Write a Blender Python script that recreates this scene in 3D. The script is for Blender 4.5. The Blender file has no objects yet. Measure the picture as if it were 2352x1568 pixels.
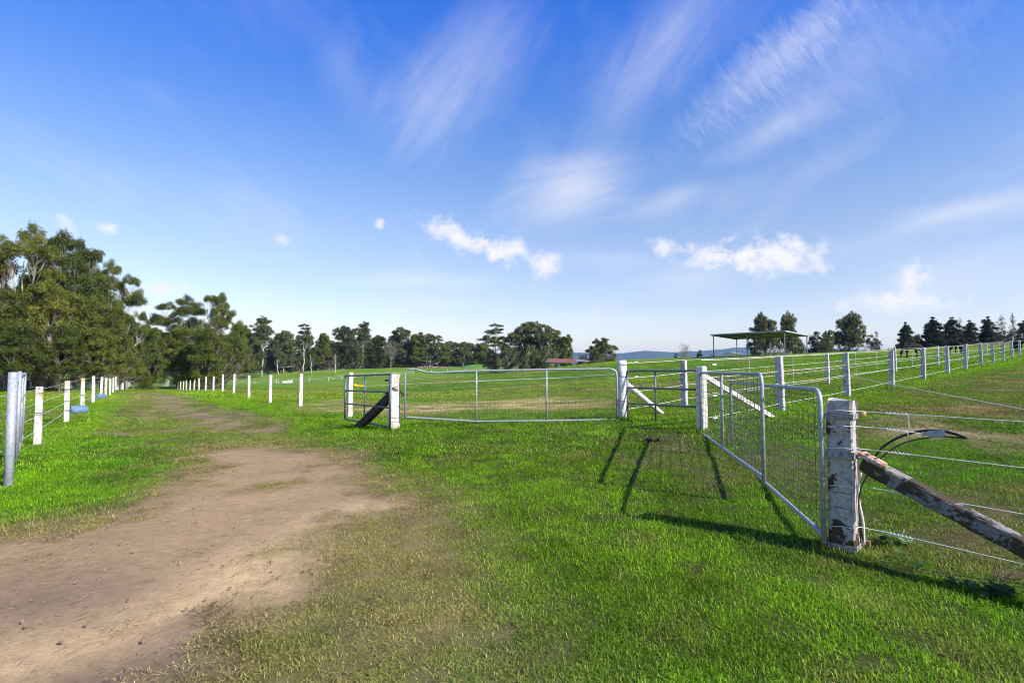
import bpy, math, random
import numpy as np
from mathutils import Vector, Matrix

SC = bpy.context.scene
COL = SC.collection
R = math.radians

# ------------------------------------------------------------------ camera
F_P, CX, CY, HORIZON, CAM_Z = 1307.0, 1176.0, 784.0, 848.0, 1.6      # photo measured at 2352 px wide
PITCH = math.atan((HORIZON - CY) / F_P)
cam = bpy.data.cameras.new('camera'); cam_o = bpy.data.objects.new('camera', cam); COL.objects.link(cam_o)
cam.sensor_width = 36.0; cam.lens = 36.0 * F_P / 2352.0
cam.clip_start = 0.05; cam.clip_end = 30000
cam_o.location = (0, 0, CAM_Z); cam_o.rotation_euler = (R(90) + PITCH, 0, 0)
SC.camera = cam_o

# ------------------------------------------------------------------ light and exposure
SUN_AZ, SUN_EL = R(124.5), R(35.6)          # azimuth clockwise from +Y
SC.view_settings.view_transform = 'Standard'; SC.view_settings.look = 'None'
SC.view_settings.gamma = 1.0; SC.view_settings.exposure = 0.62
SC.view_settings.use_curve_mapping = False
SC.cycles.use_denoising = True; SC.cycles.pixel_filter_type = 'BLACKMAN_HARRIS'; SC.cycles.filter_width = 1.05
SC.cycles.max_bounces = 5; SC.cycles.diffuse_bounces = 3; SC.cycles.glossy_bounces = 2; SC.cycles.transmission_bounces = 3; SC.cycles.transparent_max_bounces = 6
SC.cycles.use_adaptive_sampling = True; SC.cycles.adaptive_threshold = 0.012
SC.cycles.volume_bounces = 0

sun = bpy.data.lights.new('sun', 'SUN'); sun.energy = 5.0; sun.angle = R(0.5); sun.color = (1.0, 0.94, 0.85)
sun_o = bpy.data.objects.new('sun', sun); COL.objects.link(sun_o)
sdir = Vector((math.sin(SUN_AZ) * math.cos(SUN_EL), math.cos(SUN_AZ) * math.cos(SUN_EL), math.sin(SUN_EL)))
sun_o.rotation_euler = sdir.to_track_quat('Z', 'Y').to_euler(); sun_o.location = (30, -20, 40)


def dirpix(px, py):
    u = (px - CX) / F_P; v = (CY - py) / F_P
    return np.array([u, math.cos(PITCH) - v * math.sin(PITCH), math.sin(PITCH) + v * math.cos(PITCH)])


def at(px, py, Y):
    """the point at depth Y along the direction of a photo pixel"""
    d = dirpix(px, py); t = Y / d[1]
    return np.array([d[0] * t, Y, CAM_Z + d[2] * t])


# ------------------------------------------------------------------ world
W = bpy.data.worlds.new('World'); SC.world = W; W.use_nodes = True
wt = W.node_tree; wn = wt.nodes; wl = wt.links
wn.clear()


def cloud_group():
    g = bpy.data.node_groups.new('cloud', 'ShaderNodeTree')
    I = g.interface
    for nm in ('U', 'V', 'noise', 'u0', 'v0', 'cos', 'sin', 'a', 'b', 'amp', 'e0', 'e1', 'strength'):
        I.new_socket(nm, in_out='INPUT', socket_type='NodeSocketFloat')
    I.new_socket('keep', in_out='OUTPUT', socket_type='NodeSocketFloat')
    n = g.nodes; l = g.links
    gi = n.new('NodeGroupInput'); go = n.new('NodeGroupOutput')

    def m(op, *ins):
        x = n.new('ShaderNodeMath'); x.operation = op
        for i, v in enumerate(ins):
            if isinstance(v, (int, float)): x.inputs[i].default_value = v
            else: l.new(v, x.inputs[i])
        return x.outputs[0]
    o = gi.outputs
    du = m('SUBTRACT', o['U'], o['u0']); dv = m('SUBTRACT', o['V'], o['v0'])
    s = m('ADD', m('MULTIPLY', du, o['cos']), m('MULTIPLY', dv, o['sin']))
    t = m('SUBTRACT', m('MULTIPLY', dv, o['cos']), m('MULTIPLY', du, o['sin']))
    sa = m('DIVIDE', s, o['a']); tb = m('DIVIDE', t, o['b'])
    r2 = m('ADD', m('MULTIPLY', sa, sa), m('MULTIPLY', tb, tb))
    base = m('SUBTRACT', 1.0, m('SQRT', r2))
    val = m('ADD', base, m('MULTIPLY', m('SUBTRACT', o['noise'], 0.5), o['amp']))
    mr = n.new('ShaderNodeMapRange'); mr.interpolation_type = 'SMOOTHSTEP'
    l.new(val, mr.inputs[0]); l.new(o['e0'], mr.inputs[1]); l.new(o['e1'], mr.inputs[2])
    d = m('MULTIPLY', mr.outputs[0], o['strength'])
    l.new(m('SUBTRACT', 1.0, d), go.inputs[0])
    return g


def wm(op, *ins, clamp=False):
    x = wn.new('ShaderNodeMath'); x.operation = op; x.use_clamp = clamp
    for i, v in enumerate(ins):
        if isinstance(v, (int, float)): x.inputs[i].default_value = v
        else: wl.new(v, x.inputs[i])
    return x.outputs[0]


tc = wn.new('ShaderNodeTexCoord'); sx = wn.new('ShaderNodeSeparateXYZ'); wl.new(tc.outputs['Generated'], sx.inputs[0])
DX, DY, DZ = sx.outputs
front = wm('GREATER_THAN', DY, 0.08)
ys = wm('MAXIMUM', DY, 0.08)
off = wm('MULTIPLY', wm('SUBTRACT', 1.0, front), 50.0)
U = wm('ADD', wm('DIVIDE', DX, ys), off); V = wm('DIVIDE', DZ, ys)
CG = cloud_group()
# cx, cy, half length, half width (photo px), angle, strength, kind
CLOUDS = [
    (1075, 150, 210, 105, 52, .48, 0), (990, 230, 120, 110, 70, .28, 0), (790, 160, 150, 55, -65, .22, 0),
    (1560, 60, 190, 85, 55, .48, 0), (1430, 240, 200, 70, 58, .26, 0),
    (1790, 130, 290, 55, 40, .62, 1), (1960, 130, 300, 150, 28, .36, 1), (1790, 285, 170, 48, 27, .5, 0),
    (1310, 435, 150, 80, 15, .95, 0), (1545, 460, 105, 36, 20, .5, 0), (2260, 474, 190, 34, 13, .72, 0), (2120, 505, 120, 22, 16, .35, 0),
    (960, 645, 190, 22, -2, .6, 0), (970, 692, 180, 16, -2, .5, 0), (1590, 640, 150, 36, 8, .6, 0),
    (1430, 733, 260, 20, -2, .45, 0), (2180, 625, 240, 60, 9, .4, 0), (1400, 595, 200, 22, -2, .3, 0), (2000, 560, 200, 26, 8, .2, 0),
    (1052, 545, 92, 24, -24, 1, 2), (1160, 575, 68, 26, -8, 1, 2), (1250, 610, 38, 26, 0, .95, 2),
    (1790, 588, 125, 40, 0, 1, 2), (1700, 592, 60, 26, 5, .9, 2), (1622, 585, 58, 25, 5, .9, 2), (1528, 570, 38, 20, -25, .8, 2),
    (2080, 694, 115, 24, 0, 1, 2), (2095, 645, 46, 34, -20, .9, 2), (1945, 700, 22, 16, 0, .7, 2),
    (875, 514, 13, 11, 0, .9, 2), (645, 549, 20, 11, -5, .9, 2), (156, 520, 26, 15, -52, .8, 2), (243, 525, 24, 14, -5, .8, 2),
    (378, 663, 44, 18, -3, .95, 2),
]


def streaks(ang, ks, kt, seed, detail, dist=.4):
    """noise drawn out along a direction, shared by all clouds that lie along it"""
    c, n_ = math.cos(R(ang)), math.sin(R(ang)); cv = wn.new('ShaderNodeCombineXYZ')
    wl.new(wm('MULTIPLY', wm('ADD', wm('MULTIPLY', U, c), wm('MULTIPLY', V, n_)), ks), cv.inputs[0])
    wl.new(wm('MULTIPLY', wm('SUBTRACT', wm('MULTIPLY', V, c), wm('MULTIPLY', U, n_)), kt), cv.inputs[1]); cv.inputs[2].default_value = seed
    nz = wn.new('ShaderNodeTexNoise'); nz.inputs['Scale'].default_value = 1.0; nz.inputs['Detail'].default_value = detail
    nz.inputs['Roughness'].default_value = 0.62; nz.inputs['Distortion'].default_value = dist
    wl.new(cv.outputs[0], nz.inputs['Vector']); return nz.outputs[0]


NOISE = {'steep': streaks(56, 6, 22, 1.3, 4), 'flat': streaks(16, 6, 26, 5.1, 4), 'ripple': streaks(40, 60, 22, 9.7, 4, .8), 'puff': streaks(0, 34, 42, 2.2, 6, .2)}
prod = None
for i, (cx, cy, a, b, ang, st, kind) in enumerate(CLOUDS):
    gn = wn.new('ShaderNodeGroup'); gn.node_tree = CG
    d = dirpix(cx, cy)
    vals = dict(u0=d[0] / d[1], v0=d[2] / d[1], cos=math.cos(R(ang)), sin=math.sin(R(ang)), a=a / F_P * 1.45, b=b / F_P * 1.5, strength=st * .60)
    nk = 'steep' if abs(ang) > 45 else 'flat'
    if kind == 0: vals.update(amp=.85, e0=-.05, e1=1.3)
    elif kind == 1: nk = 'ripple'; vals.update(amp=.95, e0=-.05, e1=1.35)
    else: nk = 'puff'; vals.update(amp=2.0, e0=.06, e1=1.0, a=a / F_P * 1.42, b=b / F_P * 1.65, strength=st * .88)
    for k, v in vals.items(): gn.inputs[k].default_value = v
    wl.new(U, gn.inputs['U']); wl.new(V, gn.inputs['V']); wl.new(NOISE[nk], gn.inputs['noise'])
    prod = gn.outputs[0] if prod is None else wm('MULTIPLY', prod, gn.outputs[0])
# thin high veil over the whole dome, in the plane of the cloud layer
zz = wm('ADD', wm('MAXIMUM', DZ, 0.0), 0.12)
vc = wn.new('ShaderNodeCombineXYZ'); wl.new(wm('MULTIPLY', wm('DIVIDE', DX, zz), 1.6), vc.inputs[0]); wl.new(wm('MULTIPLY', wm('DIVIDE', DY, zz), 0.55), vc.inputs[1])
vn = wn.new('ShaderNodeTexNoise'); vn.inputs['Scale'].default_value = 1.3; vn.inputs['Detail'].default_value = 4; vn.inputs['Roughness'].default_value = .6
wl.new(vc.outputs[0], vn.inputs['Vector'])
vr = wn.new('ShaderNodeMapRange'); vr.inputs[1].default_value = .52; vr.inputs[2].default_value = .85; vr.inputs[4].default_value = .22
wl.new(vn.outputs[0], vr.inputs[0])
prod = wm('MULTIPLY', prod, wm('SUBTRACT', 1.0, vr.outputs[0]))
cloud = wm('SUBTRACT', 1.0, prod, clamp=True)
sky = wn.new('ShaderNodeTexSky'); sky.sky_type = 'NISHITA'; sky.sun_disc = False
sky.sun_elevation = SUN_EL; sky.sun_rotation = SUN_AZ; sky.altitude = 50; sky.air_density = 1.0; sky.dust_density = 0.35; sky.ozone_density = 3.0
hs = wn.new('ShaderNodeHueSaturation'); hs.inputs['Saturation'].default_value = 1.28; hs.inputs['Value'].default_value = 1.0
wl.new(sky.outputs[0], hs.inputs['Color'])
# clear dry winter air: deeper blue overhead than the sky model gives, the same all round
cr0 = wn.new('ShaderNodeValToRGB'); cr0.color_ramp.interpolation = 'B_SPLINE'
els = [(0.0, (1.2, 1.05, 1.02)), (.14, (1.75, 1.14, 1.03)), (.27, (2.5, 1.34, 1.09)), (.43, (1.5, 1.14, 1.40)), (.60, (.40, .92, 1.8)), (1.0, (.30, .75, 1.60))]
while len(cr0.color_ramp.elements) < len(els): cr0.color_ramp.elements.new(.5)
for e_, (p_, c_) in zip(cr0.color_ramp.elements, els): e_.position = p_; e_.color = (c_[0] / 3, c_[1] / 3, c_[2] / 3, 1)
wl.new(DZ, cr0.inputs[0])
gm = wn.new('ShaderNodeMix'); gm.data_type = 'RGBA'; gm.blend_type = 'MULTIPLY'; gm.inputs[0].default_value = 1.0; wl.new(hs.outputs[0], gm.inputs[6]); wl.new(cr0.outputs[0], gm.inputs[7])
g2_ = wn.new('ShaderNodeVectorMath'); g2_.operation = 'SCALE'; g2_.inputs['Scale'].default_value = 3.0; wl.new(gm.outputs[2], g2_.inputs[0])
mx = wn.new('ShaderNodeMix'); mx.data_type = 'RGBA'; wl.new(cloud, mx.inputs[0]); wl.new(g2_.outputs[0], mx.inputs[6])
mx.inputs[7].default_value = (6.5, 6.25, 6.35, 1)
bg = wn.new('ShaderNodeBackground'); bg.inputs[1].default_value = 0.110; wl.new(mx.outputs[2], bg.inputs[0])
W.cycles.sampling_method = 'MANUAL'; W.cycles.sample_map_resolution = 256
wo = wn.new('ShaderNodeOutputWorld'); wl.new(bg.outputs[0], wo.inputs[0])

# ------------------------------------------------------------------ helpers


def hash2(ix, iy, seed):
    h = (ix.astype(np.int64) * 374761393 + iy.astype(np.int64) * 668265263 + seed * 144269504) & 0x7fffffff
    h = ((h ^ (h >> 13)) * 1274126177) & 0x7fffffff
    h = (h ^ (h >> 16)) & 0xffff
    return h / 65535.0


def vnoise(x, y, seed=0):
    ix = np.floor(x); iy = np.floor(y); fx = x - ix; fy = y - iy
    fx = fx * fx * (3 - 2 * fx); fy = fy * fy * (3 - 2 * fy)
    a = hash2(ix, iy, seed); b = hash2(ix + 1, iy, seed); c = hash2(ix, iy + 1, seed); d = hash2(ix + 1, iy + 1, seed)
    return (a * (1 - fx) + b * fx) * (1 - fy) + (c * (1 - fx) + d * fx) * fy


def fbm(x, y, seed=0, octv=4, gain=.5):
    s = 0; a = 1; tot = 0
    for i in range(octv):
        s = s + a * vnoise(x * 2 ** i + 17.3 * i, y * 2 ** i - 9.1 * i, seed + i); tot += a; a *= gain
    return s / tot


def tag(o, label=None, cat=None, group=None, kind=None):
    if label: o['label'] = label
    if cat: o['category'] = cat
    if group: o['group'] = group
    if kind: o['kind'] = kind
    return o


def empty(name, loc, rz=0.0):
    o = bpy.data.objects.new(name, None); COL.objects.link(o); o.location = loc; o.rotation_euler = (0, 0, rz); o.empty_display_size = .2
    return o


class MB:
    def __init__(s): s.v = []; s.f = []

    def add(s, vs, fs):
        n = len(s.v); s.v.extend([tuple(map(float, p)) for p in vs]); s.f.extend([tuple(i + n for i in f) for f in fs]); return s

    def box(s, c, ax, ay, az):
        """box from a centre and three half-axis vectors"""
        c, ax, ay, az = map(np.asarray, (c, ax, ay, az))
        vs = [c + i * ax + j * ay + k * az for k in (-1, 1) for j in (-1, 1) for i in (-1, 1)]
        return s.add(vs, [(0, 2, 3, 1), (4, 5, 7, 6), (0, 1, 5, 4), (2, 6, 7, 3), (0, 4, 6, 2), (1, 3, 7, 5)])

    def bar(s, p, q, w, h, up=(0, 0, 1)):
        p = np.asarray(p, float); q = np.asarray(q, float); d = q - p; L = np.linalg.norm(d); d = d / L
        side = np.cross(d, up); side = side / np.linalg.norm(side); u = np.cross(side, d)
        return s.box((p + q) / 2, d * L / 2, side * w / 2, u * h / 2)

    def tube(s, path, r, n=8, caps=True):
        path = [np.asarray(p, float) for p in path]; k = len(path)
        rs = r if hasattr(r, '__len__') else [r] * k
        ref = np.array([0.0, 0, 1]); vs = []
        d0 = path[1] - path[0]
        if abs(d0[2]) > .9 * np.linalg.norm(d0): ref = np.array([1.0, 0, 0])
        for i, p in enumerate(path):
            d = path[min(i + 1, k - 1)] - path[max(i - 1, 0)]; d = d / (np.linalg.norm(d) + 1e-9)
            a = np.cross(d, ref)
            if np.linalg.norm(a) < .15: a = np.cross(d, np.array([0.3, 1.0, 0.1]))
            a = a / np.linalg.norm(a); b = np.cross(d, a)
            ref = -b if False else ref
            for j in range(n):
                t = 2 * math.pi * j / n; vs.append(p + rs[i] * (math.cos(t) * a + math.sin(t) * b))
        fs = [(i * n + j, i * n + (j + 1) % n, (i + 1) * n + (j + 1) % n, (i + 1) * n + j) for i in range(k - 1) for j in range(n)]
        if caps: fs += [tuple(range(n))[::-1], tuple((k - 1) * n + j for j in range(n))]
        return s.add(vs, fs)

    def prism(s, poly, z0, z1):
        n = len(poly)
        vs = [(x, y, z0) for x, y in poly] + [(x, y, z1) for x, y in poly]
        return s.add(vs, [tuple(range(n))[::-1], tuple(range(n, 2 * n))] + [(i, (i + 1) % n, n + (i + 1) % n, n + i) for i in range(n)])

    def mesh(s, name, m, smooth=False, origin=(0, 0, 0)):
        me = bpy.data.meshes.new(name); o = origin
        me.from_pydata([(x - o[0], y - o[1], z - o[2]) for x, y, z in s.v], [], s.f)
        if m: me.materials.append(m)
        if smooth: me.polygons.foreach_set('use_smooth', [True] * len(me.polygons))
        me.update()
        return me

    def build(s, name, m, parent=None, smooth=False, bevel=0):
        """world-space vertices become an object under its parent"""
        o = parent.location if parent else Vector((0, 0, 0))
        if parent and parent.parent: o = o + parent.parent.location
        ob = bpy.data.objects.new(name, s.mesh(name, m, smooth, o)); COL.objects.link(ob)
        if parent: ob.parent = parent
        if bevel:
            b = ob.modifiers.new('bevel', 'BEVEL'); b.width = bevel; b.segments = 2; b.limit_method = 'ANGLE'
        return ob


def inst(name, me, loc, rot=(0, 0, 0), scale=(1, 1, 1), parent=None):
    o = bpy.data.objects.new(name, me); COL.objects.link(o)
    if parent:
        o.parent = parent; base = parent.location
        if parent.parent: base = base + parent.parent.location
        loc = Vector([float(v) for v in loc]) - base
    o.location = [float(v) for v in loc]; o.rotation_euler = rot; o.scale = scale
    return o


# ------------------------------------------------------------------ materials
def new_mat(name):
    m = bpy.data.materials.new(name); m.use_nodes = True
    nt = m.node_tree; p = nt.nodes['Principled BSDF']
    return m, nt, nt.nodes, nt.links, p


def noise_node(nt, scale, detail=5, rough=.6, vec=None, dist=0):
    n = nt.nodes.new('ShaderNodeTexNoise'); n.inputs['Scale'].default_value = scale; n.inputs['Detail'].default_value = detail
    n.inputs['Roughness'].default_value = rough; n.inputs['Distortion'].default_value = dist
    if vec is not None: nt.links.new(vec, n.inputs['Vector'])
    return n.outputs[0]


def rng_node(nt, src, a, b, c=0.0, d=1.0, smooth=True):
    m = nt.nodes.new('ShaderNodeMapRange')
    if smooth: m.interpolation_type = 'SMOOTHSTEP'
    for i, v in enumerate((a, b, c, d)): m.inputs[i + 1].default_value = v
    nt.links.new(src, m.inputs[0]); return m.outputs[0]


def mix_node(nt, fac, a, b, mode='MIX'):
    m = nt.nodes.new('ShaderNodeMix'); m.data_type = 'RGBA'; m.blend_type = mode
    for sock, v in ((0, fac), (6, a), (7, b)):
        if isinstance(v, (int, float)): m.inputs[sock].default_value = v
        elif isinstance(v, tuple): m.inputs[sock].default_value = (*v, 1) if len(v) == 3 else v
        else: nt.links.new(v, m.inputs[sock])
    return m.outputs[2]


def bump_node(nt, h, strength, dist):
    b = nt.nodes.new('ShaderNodeBump'); b.inputs['Strength'].default_value = strength; b.inputs['Distance'].default_value = dist
    nt.links.new(h, b.inputs['Height']); return b.outputs[0]


def simple(name, c1, c2, rough=.7, scale=8.0, metal=0.0, bump=.0, thr=(.35, .65), spec=.4):
    m, nt, n, l, p = new_mat(name)
    pos = n.new('ShaderNodeNewGeometry').outputs['Position']
    nz = noise_node(nt, scale, 6, .65, pos)
    l.new(mix_node(nt, rng_node(nt, nz, *thr), c1, c2), p.inputs['Base Color'])
    p.inputs['Roughness'].default_value = rough; p.inputs['Metallic'].default_value = metal
    p.inputs['Specular IOR Level'].default_value = spec
    if bump: l.new(bump_node(nt, noise_node(nt, scale * 4, 5, .6, pos), bump, .02), p.inputs['Normal'])
    return m


def painted_concrete(name, white=(.80, .79, .75), bare=(.20, .185, .16), lichen=.35, wear=.5, grime=.6, wscale=9.0, foot=0.0):
    """old white paint over grey concrete: flaked patches, grime, yellow lichen"""
    m, nt, n, l, p = new_mat(name)
    pos = n.new('ShaderNodeNewGeometry').outputs['Position']
    big = noise_node(nt, wscale, 8, .68, pos, .4)
    fine = noise_node(nt, 70, 5, .7, pos)
    if foot:        # paint has come away round the foot
        sp = n.new('ShaderNodeSeparateXYZ'); l.new(pos, sp.inputs[0]); ad = n.new('ShaderNodeMath'); ad.operation = 'ADD'; l.new(big, ad.inputs[0])
        l.new(rng_node(nt, sp.outputs[2], foot, .12, 0, .16), ad.inputs[1]); big = ad.outputs[0]
    g = noise_node(nt, 22, 7, .72, pos)
    li = noise_node(nt, 5.5, 4, .6, pos)
    mp = n.new('ShaderNodeMapping'); mp.inputs['Scale'].default_value = (1.2, 1.2, 26); l.new(pos, mp.inputs[0])
    crack = noise_node(nt, 1.0, 3, .55, mp.outputs[0])
    base = mix_node(nt, rng_node(nt, g, .42, .70), white, tuple(.45 * v for v in white))
    base = mix_node(nt, rng_node(nt, li, .55, .68, 0, lichen), base, (.40, .31, .07))
    base = mix_node(nt, rng_node(nt, crack, .62, .66, 0, grime), base, (.10, .09, .075))
    base = mix_node(nt, rng_node(nt, big, .50 + .14 * (1 - wear), .53 + .14 * (1 - wear)), base, bare)
    base = mix_node(nt, rng_node(nt, fine, .58, .72, 0, grime), base, (.16, .15, .13))
    l.new(base, p.inputs['Base Color']); p.inputs['Roughness'].default_value = .85; p.inputs['Specular IOR Level'].default_value = .2
    l.new(bump_node(nt, big, .5, .01), p.inputs['Normal'])
    return m


M = {}
M['post_white'] = painted_concrete('post_white_paint', white=(.66, .635, .58), lichen=.9, wear=.28, grime=.85)
M['post_grey'] = painted_concrete('post_weathered_concrete', white=(.50, .50, .49), lichen=.25, wear=.45, grime=.6)
M['post_big'] = painted_concrete('post_flaking_paint', white=(.45, .425, .38), bare=(.060, .046, .028), lichen=.35, wear=.48, grime=1.0, wscale=4.2, foot=.34)
M['brace_big'] = painted_concrete('brace_flaking_paint', white=(.24, .23, .215), bare=(.060, .048, .028), lichen=.8, wear=1.1, grime=.7, wscale=4.0)
M['timber_white'] = simple('white_painted_timber', (.68, .67, .63), (.30, .28, .24), .8, 14, bump=.5, thr=(.45, .75))
M['timber_dark'] = simple('weathered_dark_timber', (.035, .026, .018), (.075, .058, .042), .9, 20, bump=.6)
M['galv'] = simple('galvanised_steel', (.42, .45, .48), (.28, .31, .34), .6, 24, metal=.3, spec=.5)
M['galv_dark'] = simple('dull_galvanised_steel', (.16, .19, .225), (.10, .12, .145), .5, 26, metal=.5, spec=.5)
M['strap'] = simple('grey_steel_strap', (.36, .36, .36), (.17, .16, .15), .6, 30, metal=.2)
M['wire_white'] = simple('white_coated_wire', (.82, .82, .80), (.66, .66, .64), .5, 40)
M['wire_mesh'] = simple('gate_mesh_wire', (.10, .11, .085), (.18, .18, .13), .55, 40, metal=.3)
M['wire_grey'] = simple('galvanised_wire', (.50, .50, .50), (.34, .34, .34), .45, 60, metal=.5)
M['rust_wire'] = simple('rusty_wire', (.16, .10, .06), (.08, .05, .035), .8, 60)
M['black_poly'] = simple('black_polythene', (.012, .012, .013), (.022, .022, .022), .35, 30)
M['porcelain'] = simple('white_insulator_plastic', (.86, .86, .84), (.75, .75, .72), .3, 40)
M['yellow'] = simple('yellow_plastic', (.80, .66, .015), (.72, .58, .01), .4, 30)
M['rust_red'] = simple('rusty_red_iron', (.15, .040, .024), (.24, .13, .095), .8, 3.5, bump=.2)
M['tin_pale'] = simple('weathered_roof_iron', (.42, .40, .37), (.26, .21, .17), .6, 3, metal=.1)
M['tin_dark'] = simple('shelter_roof_sheet', (.21, .20, .20), (.15, .145, .145), .6, 3, metal=.2)
M['render_white'] = simple('pale_shed_wall', (.72, .68, .60), (.60, .56, .49), .8, 1.5)
M['blue'] = simple('blue_plastic_drum', (.09, .16, .27), (.14, .22, .32), .5, 9)
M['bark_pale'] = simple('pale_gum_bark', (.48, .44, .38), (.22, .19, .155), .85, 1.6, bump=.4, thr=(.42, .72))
M['bark_shaded'] = simple('shaded_gum_bark', (.24, .22, .19), (.10, .085, .07), .9, 1.6, bump=.4, thr=(.35, .6))  # darker copy of the pale gum bark, shade put into its colour
M['bark_dark'] = simple('grey_gum_bark', (.15, .125, .10), (.30, .26, .215), .9, 1.8, bump=.4)
M['bark_dead'] = simple('bleached_dead_wood', (.24, .215, .19), (.14, .12, .105), .9, 2.0)
M['bark_brown'] = simple('brown_twig_bark', (.13, .09, .065), (.20, .15, .115), .9, 2.0)
M['horse'] = simple('black_horse_coat', (.010, .0075, .006), (.019, .013, .010), .8, 6, spec=.15)
M['bay'] = simple('dark_bay_coat', (.030, .014, .008), (.018, .010, .007), .8, 6, spec=.15)
M['mane'] = simple('dark_mane', (.006, .005, .005), (.010, .009, .008), .6, 20)
M['sock'] = simple('white_sock', (.62, .58, .52), (.5, .46, .4), .7, 20)
M['rubble'] = simple('broken_brick_rubble', (.34, .24, .18), (.20, .13, .095), .9, 6)
M['dung'] = simple('dark_dung', (.030, .020, .012), (.055, .036, .020), .95, 30, bump=.5)
M['twig'] = simple('dry_twig', (.08, .058, .04), (.15, .11, .075), .9, 30)


def leaf_mat(name, c1, c2, trans=.35, vary=.35):
    m, nt, n, l, p = new_mat(name)
    a = n.new('ShaderNodeAttribute'); a.attribute_name = 'var'
    oi = n.new('ShaderNodeObjectInfo')
    col = mix_node(nt, a.outputs['Fac'], c1, c2)
    h = n.new('ShaderNodeHueSaturation'); l.new(col, h.inputs['Color'])
    l.new(rng_node(nt, oi.outputs['Random'], 0, 1, 1 - vary, 1 + vary * .6, False), h.inputs['Value'])
    l.new(rng_node(nt, oi.outputs['Random'], 0, 1, .515, .485, False), h.inputs['Hue'])
    n.remove(p)
    d = n.new('ShaderNodeBsdfDiffuse'); t = n.new('ShaderNodeBsdfTranslucent'); g = n.new('ShaderNodeBsdfGlossy')
    g.inputs['Roughness'].default_value = .45; g.inputs['Color'].default_value = (.9, .95, 1, 1)
    l.new(h.outputs[0], d.inputs[0])
    l.new(mix_node(nt, .6, h.outputs[0], (.10, .13, .012), 'MIX'), t.inputs[0])
    m1 = n.new('ShaderNodeMixShader'); m1.inputs[0].default_value = trans; l.new(d.outputs[0], m1.inputs[1]); l.new(t.outputs[0], m1.inputs[2])
    m2 = n.new('ShaderNodeMixShader'); m2.inputs[0].default_value = .02; l.new(m1.outputs[0], m2.inputs[1]); l.new(g.outputs[0], m2.inputs[2])
    l.new(m2.outputs[0], n['Material Output'].inputs[0])
    return m


M['leaf_gum'] = leaf_mat('gum_leaves', (.036, .056, .006), (.190, .215, .026), .28)
M['leaf_grey'] = leaf_mat('grey_gum_leaves', (.046, .062, .018), (.195, .210, .070), .28)
M['leaf_dark'] = leaf_mat('dark_cypress_leaves', (.012, .022, .014), (.036, .054, .030), .15)
M['leaf_brown'] = leaf_mat('brown_scrub_leaves', (.060, .052, .030), (.12, .10, .060), .2)
M['leaf_bright'] = leaf_mat('bright_acacia_leaves', (.045, .078, .004), (.210, .250, .016), .35)
M['leaf_weed'] = leaf_mat('weed_leaves', (.055, .11, .012), (.10, .17, .022), .3, .1)

# ------------------------------------------------------------------ terrain
H_POST = 1.31
# fence lines, as (photo x, photo base y, depth): the spacing along each line is even
LANE_L = [(86, 1024, 12.8), (152.5, 970.7, 17.9), (189, 942, 22.9), (214, 925, 28.3), (231.5, 915.7, 33.9), (242, 912, 38.9), (252.5, 909.2, 44.4)]
LANE_R = [(803, 961, 16.9), (690, 935.8, 22.0), (620, 926.3, 27.1), (571.7, 914.6, 32.3), (537, 904.5, 37.6), (511, 900.8, 42.8), (490, 899, 48.0), (472, 897.5, 53.6), (457, 897.0, 59.5)]
RIGHT_F = [(1794, 947.1, 13.2), (1946, 914, 16.5), (2048, 890, 19.8), (2121, 873.9, 23.1), (2176, 859.6, 26.4), (2217.6, 849.6, 29.6), (2254, 840.4, 32.9), (2281, 834.6, 36.2), (2304.7, 829.6, 39.5), (2324.7, 822.6, 42.8), (2342, 818.9, 46.0)]
RIGHT_B = [(1572, 935.8, 15.66), (1901.5, 882.6, 23.5), (2055.8, 855.9, 30.7), (2154.5, 841.4, 38.2), (2222, 829, 45.4), (2267, 819.7, 52.8), (2301, 812.5, 59.7)]
MIDF = [(499, 884.7, 186), (585.5, 883, 186), (640, 880, 186), (671, 879.8, 186), (710, 877, 186), (754.5, 874.7, 186), (784.5, 871.5, 188), (815, 868.5, 190), (860, 865, 192), (907, 861.6, 195), (949, 860.5, 200)]
CRESTF = [(991, 855, 250), (1028, 853, 255), (1069, 849.6, 262), (1110, 847.5, 268), (1150, 845.5, 275), (1190, 845, 280), (1235, 844, 285)]
ctrl = [at(*t) for t in LANE_L + LANE_R + RIGHT_F + RIGHT_B + MIDF + CRESTF]
ctrl += [at(1430, 964, 13.1), at(905, 987, 13.6), at(1100, 975, 13.2), at(1613, 987, 10.67), np.array([2.85, 4.95, .02]), at(25, 1117, 8.3)]
ctrl += [np.array(p, float) for p in [(0, 0, 0), (-4, 2, 0), (4, 0, 0), (-4, 6, .02), (0, 6, .05), (-1, 9, .12), (-6, 4, -.04), (8, 3, .1), (8, -6, 0), (-8, -6, 0), (7, 9, .45), (12, 10, .75), (-12, 6, -.2), (-9, 15, -.02), (-14, 26, -.03), (-20, 18, -.25), (-30, 25, -.5)]]
# hill crest behind the right paddocks, falling away behind it
for px, py, Y in [(1290, 843, 82), (1430, 828.5, 85), (1540, 824, 85), (1640, 820.5, 80), (1760, 816.5, 78), (1850, 812, 80), (1950, 808, 82), (2050, 803.5, 85), (2200, 796, 92), (2352, 788.5, 98), (2600, 778, 105), (1200, 855, 85), (1060, 865, 90)]:
    p = at(px, py, Y); ctrl.append(p)
    ctrl.append(np.array([p[0] * 1.55, p[1] * 1.6, p[2] * .62 - 1.2]))
for px, py, Y in [(1640, 821, 69), (1803, 816.8, 62), (1848, 816, 66), (1716, 818, 66)]: ctrl.append(at(px, py, Y))
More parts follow.
